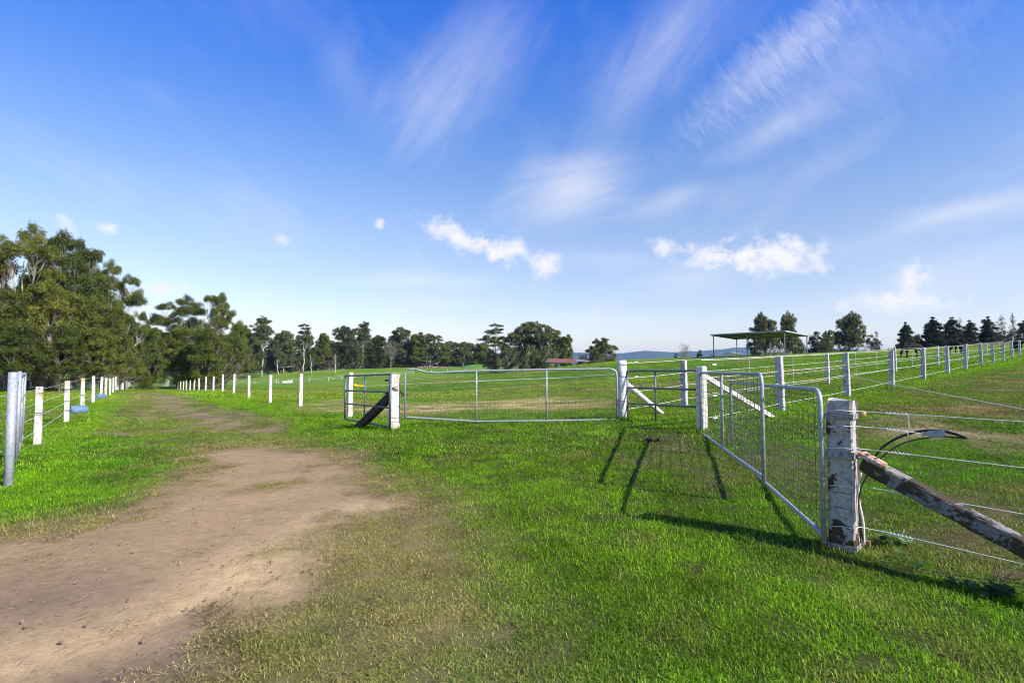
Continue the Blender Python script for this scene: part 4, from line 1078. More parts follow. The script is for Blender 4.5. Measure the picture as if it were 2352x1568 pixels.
def leaves_mesh(name, centres, radii, flat, per, size, m, seed, droop=.3, ragged=.25):
    """many leaf-sized faces in clumps: denser towards the outside and the top of each clump"""
    rg = np.random.default_rng(seed); C = []; VAR = []; NRM = []
    for (c, r) in zip(centres, radii):
        n = int(per * r * r); 
        if n < 4: n = 4
        d = rg.normal(size=(n, 3)); d /= np.linalg.norm(d, axis=1)[:, None]; d[:, 2] = np.where(d[:, 2] < -.35, -d[:, 2], d[:, 2])
        rad = r * (rg.random(n) ** .45) * (1 + ragged * rg.normal(size=n) * .5)
        p = d * rad[:, None]; p[:, 2] *= flat
        C.append(np.asarray(c) + p); v0 = rg.random() * .55  # tone per clump, adds lit-and-dark contrast to the leaf colour
        VAR.append(np.clip(v0 + .45 * rg.random(n), 0, 1)); NRM.append(d * .55 + rg.normal(size=(n, 3)) * .55 + np.array([0, 0, .45]))
    C = np.concatenate(C); VAR = np.concatenate(VAR); N = np.concatenate(NRM); N /= np.linalg.norm(N, axis=1)[:, None]; n = len(C)
    t = rg.normal(size=(n, 3)); t[:, 2] -= droop; t -= (t * N).sum(1)[:, None] * N; t /= np.linalg.norm(t, axis=1)[:, None]; b = np.cross(N, t)
    s = size * (.6 + .8 * rg.random(n)); ln = s[:, None]; wd = (s * .42)[:, None]
    V = np.stack([C - t * ln * .5, C + b * wd * .5, C + t * ln * .5, C - b * wd * .5], 1).reshape(-1, 3).astype(np.float32)
    me = bpy.data.meshes.new(name); me.vertices.add(4 * n); me.vertices.foreach_set('co', V.ravel())
    me.loops.add(4 * n); me.loops.foreach_set('vertex_index', np.arange(4 * n, dtype=np.int32)); me.polygons.add(n); me.polygons.foreach_set('loop_start', np.arange(0, 4 * n, 4, dtype=np.int32))
    a = me.attributes.new('var', 'FLOAT', 'POINT'); a.data.foreach_set('value', np.repeat(VAR, 4).astype(np.float32))
    me.update(); me.materials.append(m); return me


def limb(mb, p, q, r0, r1, rg, bow=.15, n=5, seg=6):
    p, q = np.asarray(p, float), np.asarray(q, float); d = q - p; L = np.linalg.norm(d)
    side = np.array([rg.uniform(-1, 1), rg.uniform(-1, 1), 0]) * L * bow * .5
    ctl = p + d * .5 + np.array([d[0] * .18, d[1] * .18, -L * bow * .55]) + side
    path = [p * (1 - t) ** 2 + 2 * ctl * t * (1 - t) + q * t * t + np.array([rg.uniform(-1, 1), rg.uniform(-1, 1), rg.uniform(-1, 1)]) * L * .018 * (0 < t < 1) for t in np.linspace(0, 1, n)]
    mb.tube(path, list(np.linspace(r0, r1, n)), seg); return path


PROTO = {}


def proto(key, seed, Ht, subs, bark, leafm, fork=.35, trunk_r=.28, stems=1, clump_r=(.8, 1.25), clumps=9, per=105, lsize=.30, flat=.62, bare=0, lean=0.0, twigs=0, sub_flat=.45):
    """subs: list of (x, y, z, r) sub-crowns in units of the height; clumps sit on the upper shell of each"""
    rg = random.Random(seed); tb = MB(); cs = []; rs = []
    tops = []
    stem_pts = []
    for k in range(stems):
        a = 2 * math.pi * k / max(stems, 1) + rg.uniform(-.4, .4); sp_ = (0 if stems == 1 else .16) * Ht
        base = np.array([math.cos(a) * .12 * (stems > 1), math.sin(a) * .12 * (stems > 1), -.5]); tip = np.array([math.cos(a) * sp_ * .7 + lean * Ht, math.sin(a) * sp_ * .7, Ht * (.82 if stems == 1 else .68)])
        path = [base * (1 - t) + tip * t + np.array([rg.uniform(-1, 1), rg.uniform(-1, 1), 0]) * Ht * .012 * (0 < t < 1) for t in np.linspace(0, 1, 8)]
        rr_ = trunk_r * (1 if stems == 1 else .6); tb.tube(path, [rr_ * (1.35 if i == 0 else 1) * (1 - .78 * i / 7) for i in range(8)], 9); stem_pts.append(path)
    for (sx_, sy_, sz, sr) in subs:
        c = np.array([sx_, sy_, sz]) * Ht; R_ = sr * Ht
        st = min(stem_pts, key=lambda pth: np.linalg.norm((pth[-1] - c)[:2])); hd = np.linalg.norm(c[:2] - st[4][:2])
        za = min(max(fork * Ht, c[2] - .9 * hd - .12 * Ht), Ht * .72); ts = np.array([p[2] for p in st]); i = int(np.clip(np.searchsorted(ts, za), 1, 7)); f = np.clip((za - ts[i - 1]) / (ts[i] - ts[i - 1]), 0, 1)
        a0 = st[i - 1] * (1 - f) + st[i] * f; hub = c - np.array([0, 0, R_ * .35]); r_l = trunk_r * (.34 + sr * .9)
        pth = limb(tb, a0, hub, r_l, r_l * .4, rg, .22, 7)
        for j in range(clumps):
            d = np.array([rg.gauss(0, 1), rg.gauss(0, 1), abs(rg.gauss(.15, .75))]); d /= np.linalg.norm(d); rad = R_ * rg.uniform(.55, 1.0)
            q = c + d * np.array([rad, rad, rad * sub_flat * 1.35]); cr = R_ * rg.uniform(*clump_r) * .42
            limb(tb, pth[-1 - rg.randint(0, 2)], q - np.array([0, 0, cr * .2]), r_l * .32, .012, rg, .12, 4, 4)
            if rg.random() >= bare: cs.append(q); rs.append(cr)
        for j in range(twigs):
            d = np.array([rg.gauss(0, 1), rg.gauss(0, 1), rg.gauss(.6, .6)]); d /= np.linalg.norm(d); q = pth[-1] + d * R_ * rg.uniform(.6, 1.35)
            tw = limb(tb, pth[-1 - rg.randint(0, 4)], q, r_l * .3, .01, rg, .15, 5, 4)
            for e in range(3):
                d2 = d + np.array([rg.gauss(0, .6), rg.gauss(0, .6), rg.gauss(.2, .4)]); limb(tb, tw[-2 - e % 2], tw[-2] + d2 * R_ * .4, r_l * .12, .008, rg, .1, 3, 3)
    tm = tb.mesh('trunk', bark, True)
    lm = leaves_mesh('crown', cs, rs, flat, per, lsize, leafm, seed) if cs else None
    co = np.array(cs) if cs else np.array(tb.v); ext = np.array(rs)[:, None] if cs else 0
    PROTO[key] = (tm, lm, float((co[:, 2:] + ext * flat).max()), float(max(np.abs(co[:, 0]).max(), np.abs(co[:, 1]).max()) + (np.max(rs) if rs else 0)) * 2)


def rsubs(seed, n, zr, spread, r, top_narrow=.4):
    rg = random.Random(seed); out = []; tries = 0
    while len(out) < n and tries < 3000:
        tries += 1; z = rg.uniform(*zr); lim = spread * (1 - top_narrow * (z - zr[0]) / (zr[1] - zr[0] + 1e-6)); a = rg.uniform(0, 6.283); q = lim * math.sqrt(rg.random()); x, y = q * math.cos(a), q * math.sin(a); rr_ = rg.uniform(*r)
        if all((x - o[0]) ** 2 + (y - o[1]) ** 2 + 3.0 * (z - o[2]) ** 2 > (.78 * (rr_ + o[3]) / 1.35) ** 2 for o in out): out.append((x, y, z, rr_))
    return out


GM, GR, DK, BN, BT = M['leaf_gum'], M['leaf_grey'], M['leaf_dark'], M['leaf_brown'], M['leaf_bright']
proto('umbrella_a', 1, 17, rsubs(1, 19, (.44, .93), .38, (.10, .16), .35), M['bark_pale'], GM, .28, .26, clumps=15, per=260, lsize=.26, flat=.74, sub_flat=.6)
proto('umbrella_b', 2, 17, rsubs(7, 17, (.40, .93), .40, (.10, .17), .4), M['bark_pale'], GM, .26, .24, clumps=15, per=260, lsize=.26, flat=.74, sub_flat=.6, lean=.05)
proto('bushy_a', 3, 10, rsubs(3, 30, (.10, .88), .42, (.13, .20), .4), M['bark_dark'], BT, .06, .16, 3, clumps=11, per=380, lsize=.22, flat=.74, sub_flat=.68)
proto('bushy_b', 4, 10, rsubs(12, 28, (.27, .88), .44, (.13, .20), .45), M['bark_dark'], GM, .16, .16, 3, clumps=11, per=380, lsize=.22, flat=.74, sub_flat=.68)
proto('dense_a', 5, 22, rsubs(21, 28, (.16, .90), .36, (.11, .17), .5), M['bark_pale'], GR, .14, .30, clumps=12, per=95, lsize=.55, flat=.85, sub_flat=.85)
proto('dense_b', 6, 22, rsubs(24, 26, (.12, .91), .31, (.11, .16), .5), M['bark_dark'], GM, .10, .28, clumps=12, per=95, lsize=.55, flat=.85, sub_flat=.85)
proto('dense_c', 14, 14, rsubs(31, 34, (.16, .86), .52, (.12, .18), .4), M['bark_pale'], GR, .12, .26, 2, clumps=12, per=150, lsize=.40, flat=.82, sub_flat=.8)
proto('spindly_a', 7, 24, [(.0, .01, .88, .11), (.07, 0, .80, .12), (-.09, .03, .76, .13), (.12, -.02, .68, .12), (-.02, .05, .66, .14), (-.14, -.03, .62, .11), (.04, .04, .94, .08), (.14, .03, .60, .10)], M['bark_pale'], GR, .42, .30, clumps=13, per=90, lsize=.5, flat=.8, sub_flat=.8)
proto('spindly_b', 8, 24, [(.02, 0, .93, .08), (.08, .02, .86, .07), (-.02, .0, .78, .10), (-.15, .02, .80, .05), (.12, -.03, .66, .10), (-.12, .03, .62, .12), (.03, .05, .58, .12), (-.05, -.05, .52, .10)], M['bark_pale'], GR, .36, .25, clumps=11, per=90, lsize=.5, flat=.75, sub_flat=.75)
con = [(0, 0, .93, .05), (.02, 0, .86, .07)] + [(.10 * (1.15 - z) * math.cos(a * 2.4) * 1.5, .10 * (1.15 - z) * math.sin(a * 2.4) * 1.5, z, .09 + .13 * (1 - z)) for a, z in enumerate(np.linspace(.08, .80, 17))]
proto('conifer_a', 9, 6, con, M['bark_brown'], DK, .05, .12, clumps=15, per=640, lsize=.17, flat=.8, twigs=1)
proto('conifer_b', 10, 6, [(x * 1.1, y, z, r * 1.05) for x, y, z, r in con], M['bark_brown'], DK, .05, .12, clumps=13, per=600, lsize=.17, flat=.8, bare=.1, twigs=2)
proto('sparse_conifer', 15, 6, con, M['bark_brown'], DK, .05, .09, clumps=7, per=330, lsize=.15, flat=.8, bare=.62, twigs=2)
proto('round_tree', 11, 11, rsubs(44, 30, (.38, .88), .42, (.12, .18), .5), M['bark_dark'], GR, .26, .24, clumps=12, per=190, lsize=.30, flat=.85, sub_flat=.85)
proto('brown_scrub', 12, 5, rsubs(51, 12, (.15, .8), .30, (.14, .22), .6), M['bark_brown'], BN, .04, .1, 3, clumps=9, per=420, lsize=.18, bare=.25, twigs=4, flat=.85, sub_flat=.85)
proto('dark_scrub', 13, 5, rsubs(53, 16, (.12, .8), .42, (.15, .24), .5), M['bark_dark'], DK, .04, .12, 3, clumps=10, per=480, lsize=.18, flat=.85, sub_flat=.85)
proto('dead_tree', 16, 12, rsubs(61, 13, (.35, .93), .33, (.10, .17), .4), M['bark_dead'], GM, .2, .24, clumps=5, bare=1.0, twigs=9)
proto('grey_scrub', 17, 6, rsubs(63, 18, (.12, .8), .44, (.15, .22), .4), M['bark_pale'], GR, .04, .14, 3, clumps=10, per=330, lsize=.24, flat=.85, sub_flat=.85)


def tree(key, name, label, px, Y, top, wpx=None, rz=None, group=None, cat='tree', hscale=1.0, sink=0.0):
    tm, lm, ph, pw = PROTO[key]; p = at(px, 848, Y); z = hz(p[0], p[1]); Ht = zc(px, top, Y) - z
    s = Ht / ph; sw = (wpx / F_P * Y) / pw if wpx else s
    root = empty(name, (p[0], p[1], z - sink), rz if rz is not None else rnd.uniform(0, 6.28)); tag(root, label, cat, group)
    root.scale = (sw, sw, s)
    for nm, me in (('trunk', tm), ('crown', lm)):
        if me is None: continue
        o = bpy.data.objects.new(nm, me); COL.objects.link(o); o.parent = root
    return root


GUM = 'gum_tree'
# the near stand of gums left of the lane
tree('umbrella_a', GUM, 'tallest spreading gum of the near stand, its flat top against the sky', 45, 60, 508, 215, .6)
tree('umbrella_b', GUM, 'tall gum with layered flat crowns beside the tallest gum of the stand', 178, 64, 533, 190, 2.2)
tree('umbrella_a', GUM, 'gum whose flat crown reaches out over the lane side of the stand', 262, 66, 592, 150, 3.9)
tree('umbrella_b', GUM, 'gum at the back of the near stand behind the leafy understorey', 120, 84, 560, 210, 5.0)
tree('umbrella_a', GUM, 'gum at the outer end of the near stand by the steel gate post', -75, 58, 540, 220, 1.4)
UND = 'leafy understorey trees below the near gums'
for i, (px, Y, top, w) in enumerate([(12, 51, 655, 150), (95, 53, 640, 170), (170, 55, 665, 150), (240, 58, 690, 130), (55, 49, 735, 130), (140, 50, 745, 140), (218, 54, 752, 120), (278, 64, 770, 90), (-50, 52, 690, 150), (292, 70, 725, 80), (88, 78, 760, 150), (190, 84, 770, 160), (20, 74, 760, 150)]):
    tree('bushy_a' if i > 9 else 'bushy_b', 'wattle_tree', 'leafy green understorey tree beneath the tall near gums', px, Y, top, w, None, UND)
# dark trunks in the shade
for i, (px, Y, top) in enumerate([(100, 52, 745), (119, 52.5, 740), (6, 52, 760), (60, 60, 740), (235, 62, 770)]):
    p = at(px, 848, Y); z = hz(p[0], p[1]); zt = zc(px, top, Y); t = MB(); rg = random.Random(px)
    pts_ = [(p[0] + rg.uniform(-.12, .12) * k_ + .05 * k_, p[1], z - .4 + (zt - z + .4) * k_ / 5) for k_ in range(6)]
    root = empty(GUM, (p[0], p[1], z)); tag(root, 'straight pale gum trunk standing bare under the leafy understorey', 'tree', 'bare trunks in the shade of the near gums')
    t.tube(pts_, [.33, .26, .24, .22, .18, .12], 10); t.build('trunk', M['bark_shaded'], root, True)
    t = MB(); [limb(t, pts_[3 + k_ % 2], np.array(pts_[5]) + np.array([rg.uniform(-2, 2), rg.uniform(-1, 1), rg.uniform(-.5, 1.5)]), .07, .02, rg, .2) for k_ in range(3)]; t.build('limb', M['bark_shaded'], root, True)
# stand at the far part of the lane
tree('umbrella_a', GUM, 'domed gum standing over the dip of the lane', 408, 108, 674, 165, .9)
tree('umbrella_b', GUM, 'gum with pale slanting limbs at the paddock side of the lane', 508, 104, 672, 120, 3.0)
FARLANE = 'leafy trees crowding the far lane'
for i, (px, Y, top, w) in enumerate([(470, 92, 745, 140), (418, 100, 745, 120), (520, 98, 765, 110), (340, 88, 742, 100), (308, 84, 790, 70), (372, 128, 762, 100), (440, 96, 790, 90), (350, 110, 800, 70), (545, 125, 740, 70), (500, 110, 800, 110), (398, 165, 800, 90), (330, 150, 770, 90), (455, 150, 770, 90)]):
    tree(('bushy_a', 'bushy_b', 'bushy_b')[i % 3], 'wattle_tree', 'leafy green tree crowding the shaded far end of the lane', px, Y, top, w, None, FARLANE)
tree('bushy_a', 'round_bush', 'round bright green bush by the lane fence before the shaded trees', 333, 80, 862, 44, .3, None, 'bush')
# multi-stemmed pale tree by the lane
p = at(466, 888, 91); z = hz(p[0], p[1]); root = empty('multi_stem_gum', (p[0], p[1], z)); tag(root, 'multi-stemmed pale gum with bare slanting limbs beside the lane fence', 'tree'); rg = random.Random(3)
for k_ in range(9):
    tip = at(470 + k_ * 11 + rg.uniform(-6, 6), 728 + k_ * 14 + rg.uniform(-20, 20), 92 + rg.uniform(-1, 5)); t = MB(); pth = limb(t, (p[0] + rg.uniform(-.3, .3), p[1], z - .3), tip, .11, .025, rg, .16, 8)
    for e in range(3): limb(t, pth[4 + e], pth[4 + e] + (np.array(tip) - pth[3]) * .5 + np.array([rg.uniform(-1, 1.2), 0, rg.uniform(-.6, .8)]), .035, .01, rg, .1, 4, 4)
    t.build('stem', M['bark_shaded'], root, True)

# tree line behind the mound
TL = [('spindly_a', 602, 240, 724, 78, 'tall gum with a dense dark head on a straight white trunk'), ('spindly_b', 697, 258, 742, 74, 'spindly gum with small tufted crowns on a thin white trunk'),
      ('dense_a', 652, 285, 757, 74, 'pale grey-green gum between the two white-trunked gums'), ('dense_b', 742, 300, 764, 58, 'narrow rounded gum right of the spindly white-trunked gum'),
      ('dense_a', 792, 310, 747, 92, 'broad domed gum behind the low white fence'), ('spindly_a', 834, 318, 737, 56, 'tall tufted gum poking above the domed gum'),
      ('dense_b', 872, 318, 768, 60, 'dark gum left of the bleached dead tree'), ('dense_a', 921, 325, 750, 80, 'leafy gum rising just behind the bleached dead tree'),
      ('dense_b', 958, 320, 762, 60, 'upright gum behind the open steel frame'), ('dense_a', 988, 322, 765, 74, 'wide gum with white limbs behind the steel frame'),
      ('dense_b', 1022, 330, 788, 46, 'low gum between the steel frame and the green mound'), ('dense_a', 1064, 335, 784, 66, 'rounded gum behind the small green mound'), ('dense_b', 1108, 335, 790, 60, 'rounded gum left of the big spreading clump'),
      ('dense_b', 565, 250, 752, 62, 'dark gum at the corner where the tree line meets the lane trees'), ('dense_a', 582, 240, 790, 70, 'lower grey gum in front of the tree line corner')]
for k_, px, Y, top, w, lab in TL: tree(k_, GUM, lab, px, Y, top, w)
for i, px in enumerate(range(560, 1120, 34)):
    tree(('dense_a', 'dense_b')[i % 2], GUM, 'gum in the unbroken back row of the distant tree line', px + rnd.uniform(-9, 9), 345 + rnd.uniform(0, 25), 772 + rnd.uniform(-10, 12) + (px > 930) * 14, rnd.uniform(58, 80), None, 'back row of the distant tree line')
for i, px in enumerate(range(545, 1130, 30)):
    tree(('bushy_a', 'grey_scrub')[i % 2], 'scrub_bush', 'dense dark scrub behind the trunks of the distant tree line', px, 385, 806 + rnd.uniform(-6, 6), 74, None, 'dense scrub behind the distant tree line', 'bush', sink=.6)
LOW = 'low scrub along the foot of the tree line'
for i, px in enumerate(range(548, 1110, 23)):
    tree(('grey_scrub', 'bushy_b', 'grey_scrub')[i % 3], 'scrub_bush', 'low grey-green scrub along the foot of the distant tree line', px + rnd.uniform(-6, 6), 276 + (px - 548) * .13 + rnd.uniform(0, 8), 806 + rnd.uniform(-10, 12), 56, None, LOW, 'bush')
tree('dead_tree', 'dead_tree', 'bleached dead tree with bare branches in the distant tree line', 897, 305, 775, 52, .4)
for px, py in ((548, 862), (640, 858), (770, 845), (716, 850)):
    p = at(px, py, 245); z = hz(p[0], p[1]); t = MB(); rg = random.Random(px); root = empty('slim_trunk', (p[0], p[1], z)); tag(root, 'slim white bare trunk at the edge of the distant trees', 'tree', 'slim white trunks by the tree line')
    tip = (p[0] + rg.uniform(-.8, .8), p[1], z + rg.uniform(5, 9)); pth = limb(t, (p[0], p[1], z - .3), tip, .22, .09, rg, .03, 6); t.build('trunk', M['bark_pale'], root, True)
    t = MB(); [limb(t, pth[2 + e], pth[2 + e] + np.array([rg.uniform(-2, 2), 0, rg.uniform(1.5, 3.0)]), .07, .02, rg) for e in range(2)]; t.build('limb', M['bark_pale'], root, True)

# spreading clump behind the rusty shed
tree('spindly_b', GUM, 'airy forked gum at the edge of the big spreading clump', 1138, 215, 742, 92, 1.1)
tree('dense_c', GUM, 'big broad gum forming the heart of the spreading clump', 1212, 210, 736, 165, .4)
tree('dense_c', GUM, 'broad drooping gum of the clump right behind the rusty shed', 1262, 200, 744, 125, 2.6)
tree('dense_b', GUM, 'narrow upright gum standing over the rusty shed roof', 1300, 195, 767, 48, .2)
tree('dense_c', GUM, 'lone wide gum behind the low dark-sided shed', 1383, 190, 775, 92, 4.0)
for i, (px, Y, top, w) in enumerate([(1165, 195, 786, 80), (1215, 185, 790, 90), (1262, 180, 792, 70), (1130, 215, 800, 50), (1340, 205, 812, 40)]):
    tree('grey_scrub', 'scrub_bush', 'drooping grey-green scrub at the foot of the spreading clump', px, Y, top, w, None, 'scrub below the spreading clump', 'bush')
tree('dead_tree', 'bare_tree', 'small bare grey tree before the blue hills', 1573, 170, 783, 44, 1.0)
tree('dark_scrub', 'scrub_bush', 'dark bush right of the small bare tree before the hills', 1607, 170, 803, 28, None, None, 'bush')
tree('dark_scrub', 'scrub_bush', 'low dark bush left of the small bare tree before the hills', 1553, 175, 811, 22, None, None, 'bush')
tree('grey_scrub', 'scrub_bush', 'tiny grey bush beside the first shelter post', 1637, 175, 812, 20, None, None, 'bush')
# trees about the horse shelter
tree('round_tree', 'shade_tree', 'tall round-headed tree behind the middle of the horse shelter', 1757, 125, 714, 92, .8)
tree('round_tree', 'shade_tree', 'slimmer tree beside the round-headed tree behind the shelter', 1812, 132, 712, 62, 2.5)
tree('dark_scrub', 'scrub_bush', 'dark low spreading bush under the shelter roof line', 1735, 118, 786, 44, None, None, 'bush')
tree('grey_scrub', 'scrub_bush', 'grey-green bush seen under the end of the shelter', 1832, 128, 772, 60, None, None, 'bush')
tree('dark_scrub', 'scrub_bush', 'dense dark bush just right of the shelter', 1874, 112, 760, 56, None, None, 'bush')
tree('dense_c', 'scrub_bush', 'olive bush between the dark bush and the round tree', 1902, 112, 757, 48, None, None, 'bush')
tree('round_tree', 'shade_tree', 'big round tree alone on the crest between two brown bushes', 1953, 125, 713, 100, 4.2)
tree('brown_scrub', 'scrub_bush', 'brown twiggy bush left of the big round tree', 1895, 108, 775, 34, None, None, 'bush')
tree('brown_scrub', 'scrub_bush', 'brown twiggy bush at the foot of the big round tree', 1947, 115, 784, 38, None, None, 'bush')
tree('brown_scrub', 'scrub_bush', 'brown pointed bush right of the big round tree', 2012, 112, 760, 40, None, None, 'bush')
# cypress row on the right
CY_ = [('conifer_a', 2083, 739, 46, 'dark cypress standing apart at the start of the row'), ('conifer_a', 2146, 727, 62, 'broad dark cypress behind the grazing black horse'), ('conifer_b', 2190, 727, 58, 'open-topped dark cypress behind the second horse'),
       ('conifer_b', 2231, 734, 48, 'stocky dark cypress in the middle of the row'), ('conifer_a', 2274, 726, 50, 'shapely pointed dark cypress beside the thin half-bare one'), ('sparse_conifer', 2304, 722, 34, 'thin half-bare cypress in the row'),
       ('sparse_conifer', 2331, 716, 26, 'nearly bare spike of a cypress in the row'), ('conifer_a', 2357, 735, 46, 'dark cypress closing the row past the bare spike'), ('sparse_conifer', 2209, 728, 18, 'bare cypress leader between two leafy cypresses')]
for k_, px, top, w, lab in CY_: tree(k_, 'cypress', lab, px, 118, top, w * 1.3, None, 'cypress row')
for i, (px, top, w) in enumerate([(2112, 766, 50), (2166, 758, 76), (2212, 760, 70), (2254, 762, 66), (2298, 762, 72), (2332, 760, 70), (2380, 758, 80)]):
    tree(('grey_scrub' if i == 0 else 'dark_scrub'), 'scrub_bush', 'pale grey bush beside the cypress standing apart' if i == 0 else 'low dark hedge bush filling in under the cypress row', px, 121, top, w, None, None if i == 0 else 'hedge under the cypress row', 'bush')
tree('grey_scrub', 'scrub_bush', 'small grey bush on the crest left of the cypress row', 2050, 130, 797, 36, None, None, 'bush')

# ------------------------------------------------------------------ horses


def skin_mesh(name, V, E, rad, m, root=0, sub=2):
    me = bpy.data.meshes.new(name); me.from_pydata(V, E, []); o = bpy.data.objects.new(name, me); COL.objects.link(o)
    sk = o.modifiers.new('skin', 'SKIN'); sk.use_smooth_shade = True
    for i, r_ in enumerate(rad):
        d = me.skin_vertices[0].data[i]; d.radius = r_ if isinstance(r_, tuple) else (r_, r_); d.use_root = (i == root)
    o.modifiers.new('sub', 'SUBSURF').levels = sub; o.modifiers['sub'].render_levels = sub
    dg = bpy.context.evaluated_depsgraph_get(); out = bpy.data.meshes.new_from_object(o.evaluated_get(dg)); out.name = name
    bpy.data.objects.remove(o); bpy.data.meshes.remove(me); out.materials.clear(); out.materials.append(m)
    out.polygons.foreach_set('use_smooth', [True] * len(out.polygons)); return out


def horse_body(m):
    """grazing, facing -x; withers 1.5 m"""
    V = [(.10, 0, 1.16), (-.30, 0, 1.17), (.52, 0, 1.24), (.82, 0, 1.22), (-.62, 0, 1.20), (-.90, 0, 1.02), (-1.10, 0, .74), (-1.20, 0, .48), (-1.22, 0, .30), (-1.27, 0, .10)]
    r_ = [.30, .31, .27, .20, .26, .19, .135, .125, .10, .065]
    E = [(0, 1), (0, 2), (2, 3), (1, 4), (4, 5), (5, 6), (6, 7), (7, 8), (8, 9)]
    def chain(start, pts, rs):
        prev = start
        for p, q in zip(pts, rs): V.append(p); r_.append(q); E.append((prev, len(V) - 1)); prev = len(V) - 1
    for s, dx in ((1, .10), (-1, -.16)):
        chain(4, [(-.55, .16 * s, .92), (-.56 + dx, .16 * s, .52), (-.56 + dx * 1.3, .16 * s, .16), (-.60 + dx * 1.4, .16 * s, .04)], [.13, .072, .048, .058])
    for s, dx in ((1, -.12), (-1, .22)):
        chain(2, [(.62 + dx * .4, .16 * s, .88), (.56 + dx, .16 * s, .72), (.74 + dx, .16 * s, .46), (.68 + dx * 1.1, .16 * s, .16), (.64 + dx * 1.1, .16 * s, .04)], [.18, .12, .072, .048, .058])
    for s in (1, -1): chain(6, [(-1.07, .07 * s, .80), (-1.00, .09 * s, .90)], [.03, .012])
    return skin_mesh('body', V, E, r_, m)


def horse(label, px, py, Y, rz, bm, socks=False, group='horses grazing on the rise'):
    p = at(px, py, Y); z = hz(p[0], p[1]); root = empty('horse', (p[0], p[1], z - .02), rz); tag(root, label, 'horse', group)
    o = bpy.data.objects.new('body', bm); COL.objects.link(o); o.parent = root
    b = MB(); b.tube([(.92, 0, 1.22), (1.06, .02, 1.10), (1.10, .03, .80), (1.06, .03, .45), (1.04, .03, .35)], [.04, .07, .085, .06, .015], 8); t = bpy.data.objects.new('tail', b.mesh('tail', M['mane'], True)); COL.objects.link(t); t.parent = root
    b = MB(); b.tube([(-.55, 0, 1.46), (-.80, .03, 1.26), (-1.00, .04, 1.02), (-1.06, .03, .84)], [.03, .06, .06, .03], 7); t = bpy.data.objects.new('mane', b.mesh('mane', M['mane'], True)); COL.objects.link(t); t.parent = root
    if socks:
        for x, y in ((-.56 + .13, .16), (-.56 - .21, -.16)):
            b = MB(); b.tube([(x - .01, y, .28), (x - .02, y, .12)], [.054, .058], 10); t = bpy.data.objects.new('sock', b.mesh('sock', M['sock'], True)); COL.objects.link(t); t.parent = root
    return root


HB = horse_body(M['horse']); HB2 = horse_body(M['bay'])
horse('black horse grazing side-on with its nose down in front of the lone cypress', 2096, 806, 57, R(4), HB)
horse('dark bay horse grazing nearly end-on before the broad cypresses', 2192, 800, 63, R(85), HB2)
horse('dark horse with pale socks grazing behind the far fence posts', 2344, 800, 60, R(75), HB2, True)

# ------------------------------------------------------------------ small plants and litter


def mallow(px, py, n, s, label):
    p = ground_at(px, py); z = hz(p[0], p[1]); root = empty('mallow_weed', (p[0], p[1], z)); tag(root, label, 'weed'); rg = random.Random(px)
    for i in range(n):
        a = rg.uniform(0, 6.28); d = rg.uniform(.03, .20) * s; c = np.array([p[0] + math.cos(a) * d * 1.5, p[1] + math.sin(a) * d, z + rg.uniform(.05, .14) * s]); r_ = rg.uniform(.055, .095) * s; tilt = np.array([rg.uniform(-.4, .4), -.35 + rg.uniform(-.3, .3), 1]); tilt /= np.linalg.norm(tilt)
        u = np.cross(tilt, (0, 1, .2)); u /= np.linalg.norm(u); v = np.cross(tilt, u); lobes = 7; vs = [c - tilt * r_ * .12]; N = lobes * 4
        for j in range(N):
            t = 2 * math.pi * j / N; rad = r_ * (1.0 if j % 4 == 2 else .92 if j % 4 in (1, 3) else .58); rad *= .35 if abs(((t - 1.57 + math.pi) % (2 * math.pi)) - math.pi) < .12 else 1
            vs.append(c + (u * math.cos(t) + v * math.sin(t)) * rad + tilt * (r_ * .10 * (1 if j % 4 == 2 else 0)))
        b = MB(); b.add(vs, [(0, 1 + j, 1 + (j + 1) % N) for j in range(N)]); lf = b.build('leaf', M['leaf_weed'], root)
        t_ = MB(); t_.tube([(p[0], p[1], z - .01), (c[0] * .5 + p[0] * .5, c[1] * .5 + p[1] * .5, z + .04 * s), tuple(c - tilt * r_ * .12)], .0025, 4); t_.build('stalk', M['leaf_weed'], lf)


mallow(2058, 1256, 8, .95, 'broad-leaved mallow weed beside the flaking gate post')
mallow(2100, 1300, 4, .6, 'small mallow weed on bare soil below the low wires')
mallow(2300, 1376, 24, .6, 'patch of broad leafy weeds in the shadow under the brace')
mallow(2225, 1356, 7, .5, 'little leafy weed between the brace shadow and the mallow')
p = ground_at(2310, 1335); z = hz(p[0], p[1]); root = empty('dead_twig', (p[0], p[1], z)); tag(root, 'dry fallen branch with bare twigs lying under the low wires', 'branch'); rg = random.Random(9)
for i in range(9):
    a = rg.uniform(-.6, 1.0); t = MB(); q = np.array([p[0] - .05 + rg.uniform(-.05, .05), p[1], z + .005]); e = q + np.array([math.cos(a) * rg.uniform(.15, .42), rg.uniform(-.1, .15), rg.uniform(.03, .22)]); limb(t, q, e, .006, .002, rg, .2, 5, 5); t.build('twig', M['twig'], root, True)
